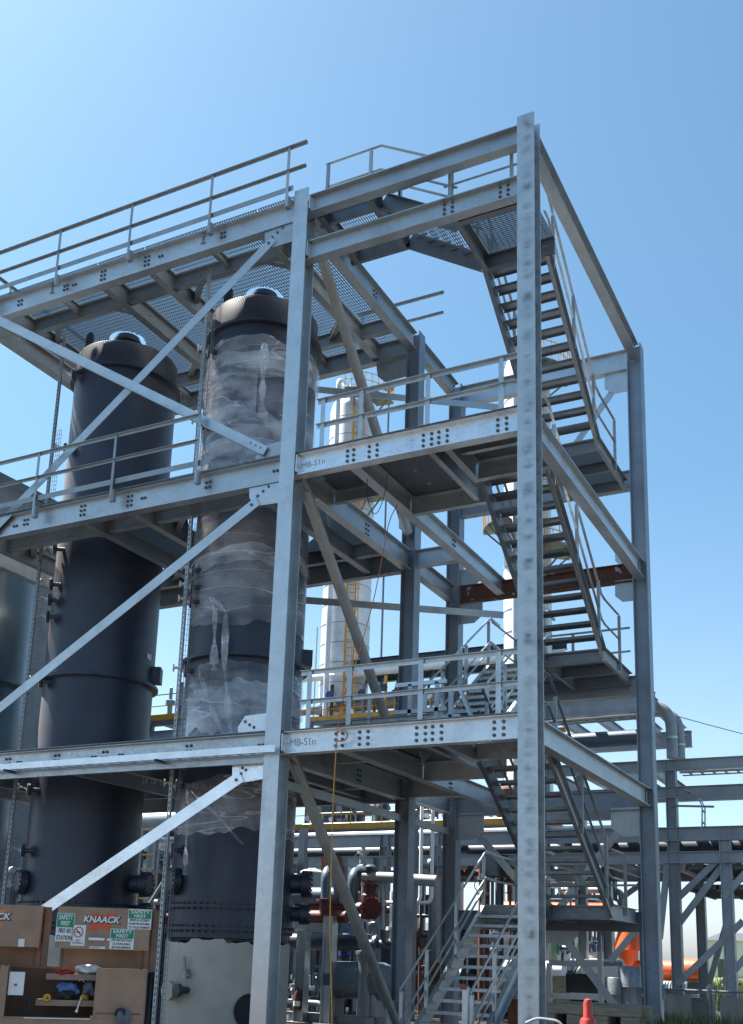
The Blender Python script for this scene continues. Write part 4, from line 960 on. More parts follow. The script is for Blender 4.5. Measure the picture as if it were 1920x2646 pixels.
# ---- pipe rack right behind the tower
YR = 14.0
pr = thing('pipe_rack', 'long galvanized pipe rack running behind the tower from the middle to the right edge', 'pipe rack', (8, YR, 0))
zA = A(1300, 1838, YR).z; zB = A(1300, 1890, YR).z; zC = A(1550, 1680, YR).z; zD = A(1550, 1741, YR).z; zE = A(1320, 1543, YR).z
xl, xr = A(640, 1860, YR).x, A(1646, 1860, YR).x+4
hbeam(pr, xl-6, zA, xr, YR, .36, .22); hbeam(pr, xl-6, zB, xr, YR, .30, .2)
for z in (zC, zD): hbeam(pr, A(1190, 1700, YR).x, z, xr, YR, .30, .18)
hbeam(pr, A(1180, 1560, YR).x-1.5, zE, A(1452, 1560, YR).x, YR, .55, .25)
hbeam(pr, A(1205, 1743, YR).x-2, A(1300, 1745, YR).z, A(1410, 1780, YR).x, YR+2.2, .62, .25); hbeam(pr, A(1205, 1743, YR).x-2, zE-.1, A(1452, 1560, YR).x, YR+5, .5, .25)
for zz_ in (zA, zB, zC): hbeam(pr, xl-6 if zz_ < zC else A(1190, 1700, YR).x, zz_, xr, YR+5, .4, .2)
for x, top in ((851, zA), (963, zA), (1205, zE), (1494, zC), (1610, zA)):
    X = A(x, 1950, YR).x; zt = top
    vcol(pr, X, YR+.035, .9 if x > 1400 else .4, zt-.02, .27)
for x, top in ((820, zA), (1015, zE), (1290, zE), (1345, zA), (1424, zA), (1550, zA), (1690, zA)):
    X = A(x, 1950, YR+5).x; vcol(pr, X, YR+5.035, .85, top-.05, .27)
for x in (870, 990, 1225, 1330, 1420, 1470, 1590, 1690):
    X = A(x, 1950, YR).x
    for zz_ in (zA, zB):
        beam((X, YR+.1, zz_-.01), (X, YR+4.9, zz_-.01), .30, .17, 'galv_rack', 'beam', .018, .012, pr)
for x in (1205, 1290, 1380, 1440): X = A(x, 1700, YR).x; beam((X, YR+.1, zE-.01), (X, YR+4.9, zE-.01), .30, .17, 'galv_rack', 'beam', .018, .012, pr); beam((X, YR+.1, zC-.01), (X, YR+4.9, zC-.01), .30, .17, 'galv_rack', 'beam', .018, .012, pr)
# braces at the right end
def ab(x0, y0, x1, y1, Y=YR, w=.16): strutb(pr, A(x0, y0, Y), A(x1, y1, Y), w)
ab(1500, 2050, 1610, 1905); ab(1500, 2180, 1646, 2040); ab(1600, 2180, 1660, 2110); ab(1500, 1990, 1600, 1895); ab(1350, 2130, 1425, 2040); ab(1375, 1990, 1500, 1900, YR+5); ab(1460, 2080, 1480, 1890)
ab(1570, 2180, 1610, 2040, YR+5); ab(1600, 1990, 1690, 1890)
# pipes on the rack, each its own
pgroup = 'pipes lying along the pipe rack'
def rackpipe(lab, y, z, r, x0, x1, m):
    return tag(MB().tube([(x0, y, z), (x1, y, z)], r, 14).build('rack_pipe', m), lab, 'pipe', pgroup)
rackpipe('bright insulated pipe lying on the front beam of the pipe rack', YR+.1, zA+.062, .06, xl-6, A(1400, 1840, YR).x, 'white_clad')
rackpipe('large grey pipe lying on the middle deck of the pipe rack', YR+3.1, zA+.16, .15, xl-6, xr, 'pipe_grey')
rackpipe('blue grey pipe lying at the back of the pipe rack deck', YR+4.3, zA+.15, .14, xl-6, xr, 'pipe_blue')
rackpipe('dark pipe on the lower pipe rack deck', YR+1.2, zB+.22, .22, xl-6, xr, 'pipe_dark')
rackpipe('slim blue grey pipe on the lower pipe rack deck', YR+2.2, zB+.16, .15, xl-6, xr, 'pipe_blue')
rackpipe('fat grey pipe along the back of the lower pipe rack deck', YR+3.9, zB+.3, .28, xl-6, xr, 'pipe_grey')
rackpipe('blue grey pipe hung below the top beam of the pipe rack', YR+.4, A(1330, 1632, YR).z, .22, A(1190, 1600, YR).x-2, A(1445, 1630, YR).x, 'pipe_blue')
# dark grating decks of the lower right rack level
for lab, y0, y1, yz in (('upper dark deck of stacked grating at the right end of the rack', YR+.3, YR+4.6, 1915), ('lower dark deck of stacked grating at the right end of the rack', YR+.3, YR+4.6, 1960)):
    b = MB(); z = A(1580, yz, YR).z; x0, x1 = A(1515, yz, YR).x, A(1646, yz, YR).x+4
    k = y0
    while k < y1: b.box(x0, x1, k, k+.22, z, z+.03); b.box(x0, x1, k, k+.012, z-.1, z); k += .34
    for i in range(8): xx = x0+(x1-x0)*i/7; b.box(xx-.03, xx+.03, y0, y1, z-.12, z-.004)
    tag(b.build('grating_deck', 'galv_dull'), lab, 'deck')
# big elbows bending down from the top of the rack
for lab, xa, yo, r in (('fat grey insulated pipe bending down over the end of the pipe rack', 1485, 1556, .15), ('second insulated pipe bending down just right of the first at the rack end', 1503, 1574, .14)):
    Y = YR+.5 if xa < 1490 else YR+1.4
    e = A(xa, yo, Y); path = arc_path([Vector((e.x-6, Y, e.z)), Vector((e.x, Y, e.z)), Vector((e.x, Y, A(xa, 1680, Y).z))], .75, 10)
    t = thing('elbow_pipe', lab, 'pipe', tuple(path[-1]), group='pipes bending down at the rack end')
    MB().tube(path, r, 18).build('insulation', 'pipe_grey', t)
    for k in (.12, .55): pz = e.z-.8-k*1.6; MB().lathe((e.x, Y, pz), [(r, -.03), (r+.012, -.03), (r+.012, .03), (r, .03)], 18, caps=False).build('band', 'galv', t)
# ladder trays of the rack
def ladder_tray(lab, pts, width=.45, up=(0, 0, 1), m='galv_rack', pitch=.3, cables=True):
    pts = [Vector(p) for p in pts]; t = thing('ladder_tray', lab, 'cable tray', tuple(pts[0]), group='ladder cable trays of the pipe rack')
    for s in (0, width):
        b = MB(); o = Vector((0, s, 0))
        for p, q in zip(pts, pts[1:]): b.bar(p+o, q+o, .02, .11, (0, 1, 0) if abs((q-p).normalized().y) < .5 else up)
        b.build('side_rail', m, t)
    b = MB()
    for p, q in zip(pts, pts[1:]):
        L = (q-p).length; k = .1
        while k < L: c = p.lerp(q, k/L); b.box(c.x-.02, c.x+.02, c.y, c.y+width, c.z-.02, c.z+.02); k += pitch
    b.build('rungs', m, t)
    b = MB()
    for s in (.12, .2, .3): b.tube([p+Vector((0, s, .05)) for p in pts], .022, 6)
    if cables: b.build('cables', 'rubber', t)
    return t
ladder_tray('black cables in a ladder tray under the top beam of the pipe rack', [(A(1205, 1590, YR).x-1, YR-.3, A(1300, 1600, YR).z), (A(1440, 1570, YR).x, YR-.3, A(1300, 1597, YR).z)])
ladder_tray('ladder tray hung under the right beam, turning down at its left end', [(A(1646, 1710, YR).x+3, YR-.3, A(1600, 1712, YR).z), (A(1510, 1712, YR).x, YR-.3, A(1600, 1712, YR).z)])
ladder_tray('small ladder tray dropping down in front of the sky at right', [(A(1520, 1755, YR).x, YR-.3, A(1520, 1752, YR).z), (A(1548, 1756, YR).x, YR-.3, A(1548, 1764, YR).z), (A(1560, 1780, YR).x, YR-.3, A(1560, 1790, YR).z), (A(1560, 1845, YR).x, YR-.3, A(1560, 1845, YR).z)], .4, cables=False)
tag(MB().tube([A(1505, 1588, YR), A(1570, 1606, YR+2), A(1720, 1645, YR+6)], .012, 5).build('overhead_wire', 'rubber'), 'thin overhead wire crossing the sky at the right edge', 'wire')
MB().bar(A(1490, 1785, YR-.1), A(1582, 1787, YR-.1), .06, .05).build('brace', 'galv_dull', pr)

# ---- middle distance: yellow railed platforms, equipment and pipes
def platform(lab, x0, x1, yt, Y, depth=3., rail=True, legs=(.05, .95), m='galv_dull', h=1.07, deck='galv_dull'):
    """railed deck whose front edge runs between photo columns x0 and x1 at photo row yt"""
    p0, p1 = A(x0, yt, Y), A(x1, yt, Y); z = (p0.z+p1.z)/2
    t = thing('railed_platform', lab, 'platform', ((p0.x+p1.x)/2, Y, 0))
    b = MB(); b.box(p0.x, p1.x, Y, Y+depth, z-.05, z); b.build('deck', deck, t)
    hbeam(t, p0.x, z-.055, p1.x, Y+.06, .28, .14, m); hbeam(t, p0.x, z-.055, p1.x, Y+depth-.1, .28, .14, m)
    for f in legs: vcol(t, p0.x+(p1.x-p0.x)*f, Y+.1, .15, z-.06, .2, m); vcol(t, p0.x+(p1.x-p0.x)*f, Y+depth-.1, .15, z-.06, .2, m)
    if rail: fence_rail(t, p0.x, p1.x, Y, z, h=h); fence_rail(t, p0.x, p1.x, Y+depth, z, h=h)
    return t, z, p0.x, p1.x
YP = 26
tp, zp, px0, px1 = platform('yellow railed equipment platform seen low between the left front column and the stairs', 645, 1140, 1829, YP, 5, legs=(.02, .35, .7, .98))
tp2, zp2, qx0, qx1 = platform('yellow railed platform seen low behind the stair treads right of the tall column', 1150, 1245, 1829, YP, 4)
rnd = random.Random(11)
def upright_drum(lab, x, Y, z, r, h, m):
    return tag(MB().lathe((x, Y, z), [(r*.85, 0), (r, .05), (r, h-.15), (r*.8, h-.03), (r*.3, h)], 24).build('equipment_drum', m), lab, 'drum', 'drums on the yellow railed platform')
for i, (f, r, h, m, lab) in enumerate(((.05, .5, 1.5, 'pipe_blue', 'blue grey drum at the left end of the yellow railed platform'), (.17, .62, 1.7, 'pipe_dark', 'widest dark drum on the yellow railed platform'), (.32, .42, 1.3, 'pipe_dark', 'short dark drum left of the middle of the yellow railed platform'), (.45, .5, 1.6, 'pipe_blue', 'blue grey drum in the middle of the yellow railed platform'), (.72, .5, 1.5, 'pipe_dark', 'dark drum right of the middle of the yellow railed platform'), (.9, .5, 1.8, 'rust', 'tallest rust coloured drum on the yellow railed platform'))):
    upright_drum(lab, px0+(px1-px0)*f, YP+2.2, zp, r, h, m)
for i, (dy, zz_, r, m, lab) in enumerate(((1.0, .25, .09, 'white', 'thin white pipe along the yellow railed platform floor'), (1.4, .8, .07, 'pipe_dark', 'thin dark pipe along the yellow railed platform'), (3.2, 1.0, .12, 'pipe_grey', 'grey pipe behind the drums on the yellow railed platform'))):
    tag(MB().tube([(px0, YP+dy, zp+zz_), (px1, YP+dy, zp+zz_)], r, 10).build('platform_pipe', m), lab, 'pipe')
# tangle of small uprights and valves on that platform
tt = thing('valve_manifold', 'dense manifold of small valves and risers on the yellow railed platform', 'manifold', ((px0+px1)/2, YP+1.2, zp))
for i in range(26):
    x = px0+(px1-px0)*(i+.5+rnd.uniform(-.3, .3))/26; h = rnd.uniform(.5, 1.35); m = rnd.choice(['pipe_grey', 'pipe_dark', 'pipe_dark', 'pipe_blue', 'galv_dull'])
    r = MB().tube([(x, YP+1.2, zp), (x, YP+1.2, zp+h)], rnd.uniform(.03, .06), 8).build('riser', m, tt)
    MB().lathe((x, YP+1.1, zp+h*.6), [(.03, -.1), (.11, -.1), (.11, -.04), (.04, -.03), (.04, .1)], 10, 'Y').build('valve', rnd.choice(['pipe_dark', 'dark_red', 'pipe_blue', 'pipe_dark', 'chrome']), r)
# white vertical pipes standing between the middle columns
for x, lab in ((931, 'left of two white upright pipes between the middle columns'), (956, 'right of two white upright pipes between the middle columns')):
    p = A(x, 1990, 12.5); path = arc_path([(p.x, 12.5, A(x, 1780, 12.5).z+.2), (p.x, 12.5, A(x, 2000, 12.5).z), (p.x-1.2, 12.5, A(x, 2000, 12.5).z)], .2)
    tag(MB().tube(path, .05, 10).build('upright_pipe', 'white'), lab, 'pipe', 'white upright pipes')
# left side platform with yellow rails between the two vessels
tl, zl, lx0, lx1 = platform('yellow railed platform seen between the two dark vessels above the bright tray', 325, 420, 1590, 22, 4, legs=(.1, .9))
for i in range(4):
    x = lx0+(lx1-lx0)*(i+.5)/4; tag(MB().lathe((x, 23.2, zl), [(.12, 0), (.12, .9), (.22, .92), (.22, 1.1), (.08, 1.15), (.08, 1.7+.2*i), (.02, 1.75+.2*i)], 14).build('actuator', ['pipe_grey', 'blue', 'pipe_dark', 'white'][i]), ['grey', 'blue', 'dark', 'white'][i]+' valve actuator standing on the yellow railed platform between the vessels', 'actuator')
t = thing('module_block', 'grey steel module under the yellow railed platform between the two dark vessels', 'module', ((lx0+lx1)/2, 22, 0))
for k, z in enumerate((zl-.6, zl-2.2, zl-4.5)): hbeam(t, lx0-2.5, z, lx1+2.5, 21.9, .45, .2)
MB().box(lx0-.3, lx1+.5, 22.8, 25, .2, zl-2.9).build('housing', 'roof', t)
for z in (zl-1.2, zl-3.2): MB().tube([(lx0-2, 21.4, z), (lx1+2, 21.4, z)], .28, 14).build('header_pipe', 'pipe_grey', t)
t = thing('wide_header', 'thick blue grey header pipe crossing behind the vessels at mid height', 'pipe', (-8, 12, 0))
b = MB().tube([(-13, 12.0, A(330, 1820, 12).z), (A(590, 1820, 12).x, 12, A(330, 1820, 12).z)], .30, 18).build('pipe_run', 'pipe_grey', t)
for x in (-10, -6.5, -3): MB().bar((x, 12, 0), (x, 12, A(330, 1820, 12).z-.36), .2, .2, (0, 1, 0)).build('support_post', 'galv_dull', t)
hbeam(t, -16, A(330, 1905, 12).z, A(600, 1900, 12).x, 12.2, .4, .2)
# yellow ladder low between vessels
p0 = A(318, 2010, 10.5); t = thing('yellow_rung_ladder', 'upright ladder with yellow rungs low between the two dark vessels', 'ladder', (p0.x, 10.5, 0))
for s in (-.22, .28): MB().bar((p0.x+s, 10.5, .1), (p0.x+s, 10.5, A(318, 1840, 10.5).z), .06, .12, (0, 1, 0)).build('rail', 'galv_dull', t)
k = .5
while k < A(318, 1840, 10.5).z: MB().box(p0.x-.2, p0.x+.26, 10.46, 10.54, k, k+.05).build('rung', 'yellow', t); k += .42
MB().box(p0.x-.2, p0.x+.26, 10.7, 10.72, .2, A(318, 1840, 10.5).z).build('back_panel', 'pipe_grey', t)
p0 = A(397, 1985, 9); t = thing('yellow_stand', 'small yellow stand beside the slotted upright behind the tool box', 'stand', (p0.x, 9, 0))
for sx in (-.16, .16): MB().bar((p0.x+sx, 9, 0), (p0.x+sx, 9, p0.z), .07, .07, (0, 1, 0)).build('leg', 'yellow', t)
MB().box(p0.x-.24, p0.x+.24, 8.85, 9.15, p0.z, p0.z+.16).build('top_plate', 'yellow', t)
tag(MB().tube([A(395, 1900, 8), A(330, 2005, 8)], .05, 8).build('raking_prop', 'galv_dull'), 'raking grey prop leaning low between the two dark vessels', 'prop')
# dark blue panel and bin behind the box
t = thing('blue_container', 'dark blue container behind the right end of the tool box', 'container', tuple(A(345, 2150, 4.6).xy)+(0,))
p0, p1 = A(322, 2030, 4.6), A(362, 2200, 4.6); MB().box(p0.x-.6, p1.x, 4.6, 6.4, 0, p0.z).build('container_body', 'blue_dark' if 'blue_dark' in M else 'pipe_blue', t)
for k in range(5): x = p0.x-.6+(p1.x-p0.x+.6)*k/4; MB().box(x-.03, x+.03, 4.56, 4.6, 0, p0.z-.02).build('rib', 'pipe_blue', t)

# ---- pump skid at ground level, right of the left front column
YK = 8.6
sk = thing('pump_skid', 'dark skid with blue grey header pipes and beams low right of the left front column', 'skid', (1, YK, 0))
for x0, y0, x1 in ((655, 2030, 745), (640, 2240, 880)):
    p, q = A(x0, y0, YK), A(x1, y0, YK); hbeam(sk, p.x, p.z, q.x, YK, .38 if y0 < 2200 else .25, .2, 'pipe_grey')
for x, yt in ((683, 2062), (742, 2030)):
    p = A(x, yt, YK); vcol(sk, p.x, YK-.2, .05, p.z, .26, 'galv')
for y, r, m, x0, x1 in ((1985, .22, 'pipe_blue', 655, 760), (2085, .2, 'pipe_dark', 648, 800), (2010, .10, 'dark_red', 655, 800)):
    p, q = A(x0, y, YK+.5), A(x1, y, YK+.5); MB().tube([(p.x, YK+.5, p.z), (q.x, YK+.5, p.z)], r, 16).build('header_pipe', m, sk)
# looped pipe pieces
def pipe_thing(lab, pts, r, m, rad=.3, name='process_pipe', group=None):
    return tag(MB().tube(arc_path(pts, rad), r, 14).build(name, m), lab, 'pipe', group)
q = lambda x, y, dy=0: A(x, y, YK+dy)
pipe_thing('blue grey inverted U pipe left of the leaning round brace', [q(722, 2020), q(722, 1930), q(745, 1925, 1.0), q(745, 2000, 1.2)], .13, 'pipe_blue')
pipe_thing('blue grey bent pipe just right of the leaning round brace', [q(782, 2000), q(782, 1932), q(808, 1930, .8), q(815, 1960, 1.2)], .13, 'pipe_blue')
pipe_thing('pale grey horizontal pipe ending at the middle column', [q(806, 1942), q(880, 1945)], .13, 'pipe_grey')
pipe_thing('pale grey pipe stub right of the middle column', [A(905, 1948, 11), A(968, 1952, 11)], .15, 'pipe_grey')
pipe_thing('slim grey pipe bending down beside the red valve', [q(818, 2000), q(820, 1957), q(846, 1957), q(848, 2080), q(862, 2090)], .055, 'pipe_grey', .2)
pipe_thing('dark curved pipe low beside the middle column', [q(848, 2060), q(850, 2090), q(880, 2095)], .07, 'pipe_dark', .2)
t = thing('red_valve', 'dark red valve body with bolted side flange between the round brace and middle column', 'valve', tuple(q(820, 2010)))
c = q(818, 2010); MB().lathe(c, [(.18, -.28), (.20, -.25), (.20, .28), (.15, .34), (.15, .5), (.22, .5), (.22, .56), (.08, .57)], 24).build('valve_body', 'dark_red', t)
c2 = q(833, 2012); b = MB().lathe(c2, [(.15, -.25), (.26, -.25), (.26, -.18), (.15, -.17), (.15, .3)], 24, 'Y')
for k in range(12): a_ = 2*math.pi*k/12; b.lathe(c2+Vector((.22*math.cos(a_), -.29, .22*math.sin(a_))), [(.03, 0), (.03, .16)], 6, 'Y')
b.build('side_flange', 'dark_red', t)
b = MB(); b.lathe(c+Vector((0, 0, .72)), [(.11, -.14), (.11, .14), (.15, .16), (.15, .24), (.07, .3)], 18); b.box(c.x-.3, c.x-.1, c.y-.1, c.y+.1, c.z+.7, c.z+.86); b.build('actuator', 'pipe_dark', t)
t = thing('red_tee', 'dark red pipe tee under the blue grey inverted U pipe', 'pipe fitting', tuple(q(720, 2010)))
c = q(722, 2012); MB().lathe(c, [(.16, -.15), (.16, .15), (.24, .16), (.24, .22), (.14, .23)], 20).build('tee_branch', 'dark_red', t); MB().tube([c+Vector((-.6, 0, -.2)), c+Vector((.6, 0, -.2))], .15, 16).build('tee_run', 'dark_red', t)
# horizontal vessel on the ground
t = thing('horizontal_vessel', 'blue grey horizontal pressure vessel lying low behind the yellow rope', 'vessel', tuple(A(780, 2170, YK).xy)+(0,))
p0, p1 = A(700, 2168, YK), A(868, 2172, YK); zc = p0.z; Lh = p1.x-p0.x
MB().lathe((p0.x, YK+.2, zc), [(.05, -.02), (.22, .02), (.36, .12), (.43, .3), (.43, Lh-.3), (.36, Lh-.12), (.22, Lh-.02), (.05, Lh+.02)], 32, 'X').build('shell', 'pipe_blue', t)
for f in (.2, .75): MB().box(p0.x+Lh*f-.12, p0.x+Lh*f+.12, YK-.1, YK+.5, 0, zc-.2).build('saddle', 'pipe_grey', t)
MB().lathe((p0.x+Lh*.68, YK-.1, zc+.1), [(.17, -.9), (.17, .5), (.24, .5), (.24, .58), (.1, .6)], 20).build('riser_neck', 'galv_dull', t)
# white drum, extinguisher, small coloured things
p = A(688, 1995, 11); t = thing('white_barrel', 'white barrel with a pale lid standing high beside the left front column', 'barrel', (p.x, 11, p.z))
MB().lathe((p.x, 11, p.z), [(.26, 0), (.28, .04), (.27, .35), (.28, .4), (.27, .7), (.25, .74)], 28).build('barrel_body', 'pipe_grey', t); MB().lathe((p.x, 11, p.z+.74), [(.31, 0), (.31, .04), (.2, .09), (.03, .11)], 28).build('lid', 'white', t)
MB().box(p.x-.5, p.x+.5, 10.6, 11.5, p.z-.08, p.z-.002).build('shelf_plate', 'galv_dull', t); MB().bar((p.x, 11.1, 0), (p.x, 11.1, p.z-.08), .12, .12, (0, 1, 0)).build('shelf_post', 'galv_dull', t)
p = A(657, 2238, 8.3); z0 = p.z; ht = A(657, 2192, 8.3).z; t = thing('fire_extinguisher', 'dark red fire extinguisher with a pale label standing low beside the left front column', 'extinguisher', (p.x, 8.3, z0))
rr_ = .085
MB().lathe((p.x, 8.3, z0), [(rr_*.9, 0), (rr_, .02), (rr_, ht-z0-.12), (.04, ht-z0-.03), (.035, ht-z0)], 22).build('cylinder', 'dark_red', t); MB().tube([(p.x, 8.3, ht), (p.x+.05, 8.25, ht+.05), (p.x+.11, 8.25, ht-.1), (p.x+.11, 8.25, ht-.25)], .013, 8).build('hose', 'rubber', t); MB().lathe((p.x, 8.3, ht-.38), [(rr_+.002, 0), (rr_+.002, .12)], 22, caps=False).build('label_band', 'sign_white', t)
p = A(800, 2130, 9.5); tag(MB().box(p.x-.14, p.x+.14, 9.5, 9.7, p.z-.18, p.z+.14).lathe((p.x+.05, 9.6, p.z+.14), [(.05, 0), (.05, .08)], 10).build('jug', 'white'), 'white plastic jug on the skid behind the round brace', 'jug')
p = A(765, 2090, 9.5); tag(MB().lathe((p.x, 9.5, p.z-.3), [(.16, 0), (.17, .3), (.13, .5), (.05, .55)], 18).build('blue_actuator', 'blue'), 'blue rounded valve actuator behind the yellow rope', 'actuator')
# low dark back wall of the pump shelter
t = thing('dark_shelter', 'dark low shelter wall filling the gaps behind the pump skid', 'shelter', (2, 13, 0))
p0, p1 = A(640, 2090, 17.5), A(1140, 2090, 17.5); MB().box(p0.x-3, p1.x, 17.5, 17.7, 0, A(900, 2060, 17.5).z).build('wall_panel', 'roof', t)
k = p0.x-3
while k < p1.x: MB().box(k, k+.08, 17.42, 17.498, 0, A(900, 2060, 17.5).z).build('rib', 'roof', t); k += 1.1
rnd = random.Random(5)
CN = {'pipe_dark': 'dark', 'pipe_grey': 'grey', 'pipe_blue': 'blue grey', 'galv_dull': 'galvanized', 'rust': 'rusty', 'white': 'white'}
def fitting(x, y, Y, i, where, grp):
    p = A(x, y, Y); m = rnd.choice(['pipe_dark', 'pipe_dark', 'pipe_dark', 'pipe_grey', 'pipe_blue', 'pipe_blue', 'galv_dull', 'galv_dull', 'rust', 'white'] if 'stair' not in where else ['pipe_dark', 'pipe_dark', 'pipe_blue', 'galv_dull', 'rust']); kind = i % 4
    if kind == 0: o = MB().tube([(p.x, Y, .02), (p.x, Y, p.z)], rnd.uniform(.05, .12), 10).lathe((p.x, Y, p.z*.7), [(.05, -.05), (.2, -.05), (.2, .05), (.05, .06)], 14).build('standpipe', m)
    elif kind == 1: o = MB().tube(arc_path([(p.x-rnd.uniform(.5, 1.6), Y, p.z), (p.x+.5, Y, p.z), (p.x+.5, Y, .1)], .25), rnd.uniform(.06, .13), 10).lathe((p.x, Y, p.z), [(.1, -.04), (.22, -.04), (.22, .04), (.1, .04)], 14, 'X').build('bent_pipe', m)
    elif kind == 2: o = MB().box(p.x-.25, p.x+.25, Y, Y+.3, p.z-.3, p.z+.3).box(p.x-.2, p.x-.16, Y-.03, Y-.001, p.z-.1, p.z+.1).bar((p.x, Y+.35, .02), (p.x, Y+.35, p.z+.3), .08, .06, (0, 1, 0)).build('junction_box', m)
    else:
        b = MB().tube([(p.x, Y, p.z-.5), (p.x, Y, p.z+.35)], .07, 10).lathe((p.x, Y, p.z), [(.07, -.25), (.17, -.24), (.17, -.18), (.1, -.14), (.1, .14), (.17, .18), (.17, .24), (.07, .25)], 14)
        b.tube([(p.x+.16*math.cos(R(k)), Y-.25, p.z+.16*math.sin(R(k))) for k in range(0, 361, 30)], .015, 5).tube([(p.x, Y, p.z), (p.x, Y-.25, p.z)], .02, 6).tube([(p.x, Y+.05, .02), (p.x, Y+.05, p.z-.4)], .04, 6); o = b.build('gate_valve', m)
    tag(o, '%s %s %s' % (CN[m], ['flanged standpipe', 'bent pipe', 'box on a post', 'gate valve with handwheel'][kind], where), ['pipe', 'pipe', 'box', 'valve'][kind], grp)
for i in range(70): fitting(rnd.uniform(640, 900), rnd.uniform(1890, 2230), rnd.uniform(9.6, 17), i, 'in the clutter behind the leaning round brace', 'fittings behind the leaning round brace')
for i in range(26): fitting(rnd.uniform(900, 1150), rnd.uniform(1900, 2180), rnd.uniform(13, 17), i, 'in the clutter behind the ground stair', 'fittings behind the ground stair')
for i in range(26): fitting(rnd.uniform(1200, 1400), rnd.uniform(1930, 2190), rnd.uniform(19, 28), i, 'in the clutter between the two right columns', 'fittings between the two right columns')
for i in range(16): fitting(rnd.uniform(300, 420), rnd.uniform(1850, 2100), rnd.uniform(9, 20), i, 'in the gap between the two dark vessels', 'fittings in the gap between the vessels')
for i in range(10): fitting(rnd.uniform(0, 60), rnd.uniform(1850, 2010), rnd.uniform(9, 16), i, 'in the gap left of the bare dark vessel', 'fittings left of the bare vessel')
for k, (x, Y, lab) in enumerate(((672, 12.2, 'leftmost dark post behind the pump skid'), (760, 12.6, 'second dark post behind the pump skid'), (838, 11.6, 'third dark post behind the pump skid, close to the middle column'))):
    p = A(x, 1900, Y); tag(MB().prof(I_prof(.22, .22, .014, .010), (p.x, Y, .02), (p.x, Y, p.z), (1, 0, 0)).box(p.x-.2, p.x+.2, Y-.2, Y+.2, .0, .02).build('dark_post', 'galv_dull'), lab, 'post')
# green machine and red things right of the stair foot
p = A(1155, 2070, 18); t = thing('green_machine', 'green machine glimpsed through the stair treads near the tall column foot', 'machine', (p.x, 18, 0))
MB().box(p.x-.8, p.x+.7, 18, 19.5, .3, p.z+.4).build('housing', 'green', t); MB().lathe((p.x, 17.9, p.z-.2), [(.3, -.1), (.32, .1)], 20, 'Y').build('fan_cover', 'pipe_dark', t)
for sx in (-.6, .5): MB().box(p.x+sx-.1, p.x+sx+.1, 18.1, 19.4, 0, .3).build('foot', 'pipe_dark', t)
# white cabinet behind the ground stair
p0, p1 = A(1003, 2110, 16), A(1092, 2190, 16); t = thing('white_cabin', 'white cabin with a narrow dark window behind the ground stair', 'cabin', ((p0.x+p1.x)/2, 16, 0))
MB().box(p0.x, p1.x, 16, 19, .1, p0.z+.35).build('wall', 'white', t); pw = A(1047, 2140, 16); MB().box(pw.x-.13, pw.x+.13, 15.97, 16.0, pw.z-.75, pw.z+.25).build('window', 'glass', t); MB().box(p0.x-.1, p1.x+.1, 15.9, 19.1, p0.z+.35, p0.z+.45).build('roof', 'white', t)
# tan tank with white top right of the tall column
p = A(1225, 2150, 13); t = thing('tan_tank', 'small tan tank with a rounded white top right of the tall column', 'tank', (p.x, 13, 0))
MB().tube(arc_path([(p.x-1.3, 13, p.z), (p.x+.3, 13, p.z)], .1), .24, 18).build('tank_shell', 'white', t); MB().box(p.x-1.4, p.x+.38, 12.8, 13.2, p.z-.75, p.z-.12).build('tank_cradle', 'wood', t); MB().box(p.x-1.2, p.x+.2, 12.9, 13.1, .0, p.z-.75).build('tank_stand', 'rust', t)
# galvanised frame stand with dark panel
t = thing('frame_stand', 'galvanized square frame stand with a black panel between the two right columns', 'stand', tuple(A(1275, 2170, 9.5).xy)+(0,))
pa, pb, pc, pd = A(1217, 2133, 9.5), A(1330, 2133, 9.5), A(1217, 2205, 9.5), A(1330, 2205, 9.5)
MB().bar((pa.x, 9.5, 0), (pa.x, 9.5, pa.z), .10, .12, (0, 1, 0)).build('leg', 'galv', t); MB().bar((pb.x, 9.5, 0), (pb.x, 9.5, pb.z+.25), .10, .12, (0, 1, 0)).build('leg', 'galv', t)
for z in (pa.z, pc.z): MB().bar((pa.x, 9.5, z), (pb.x, 9.5, z), .1, .12).build('cross_bar', 'galv', t)
MB().box(pa.x+.35, pb.x-.06, 9.6, 9.72, pc.z+.08, pc.z+.5).build('black_panel', 'rubber', t)

# ---- orange launcher, truck, timber crib, red bollard
YO = 21
t = thing('orange_launcher', 'big orange pipeline barrel on concrete piers behind the right column', 'pipeline barrel', tuple(A(1470, 2130, YO).xy)+(0,))
c0, c1 = A(1378, 2150, YO), A(1558, 2150, YO); r = (A(1540, 2124, YO).z-A(1540, 2180, YO).z)/2; zc = A(1540, 2152, YO).z
MB().lathe((c0.x, YO, zc), [(r*.30, -.3), (r*.62, .1), (r*.78, .7), (r*.80, 1.6), (r, 2.0), (r, c1.x-c0.x-.1), (r*1.06, c1.x-c0.x-.1), (r*1.06, c1.x-c0.x), (r*.4, c1.x-c0.x+.08)], 36, 'X').build('barrel', 'orange', t)
n0 = A(1393, 2100, YO); MB().tube(arc_path([(n0.x, YO, zc), (n0.x, YO, A(1393, 2022, YO).z), (n0.x-4.5, YO, A(1393, 2022, YO).z+.05)], .7, 8), .30, 20).build('riser', 'orange', t)
MB().lathe((n0.x, YO, zc+.6), [(.5, 0), (.42, .3), (.3, .7)], 24).build('riser_collar', 'orange', t)
for f in (.22, .95): x = c0.x+(c1.x-c0.x)*f; MB().box(x-.35, x+.35, YO-.5, YO+.5, 0, zc-r*.75).build('pier', 'concrete', t)
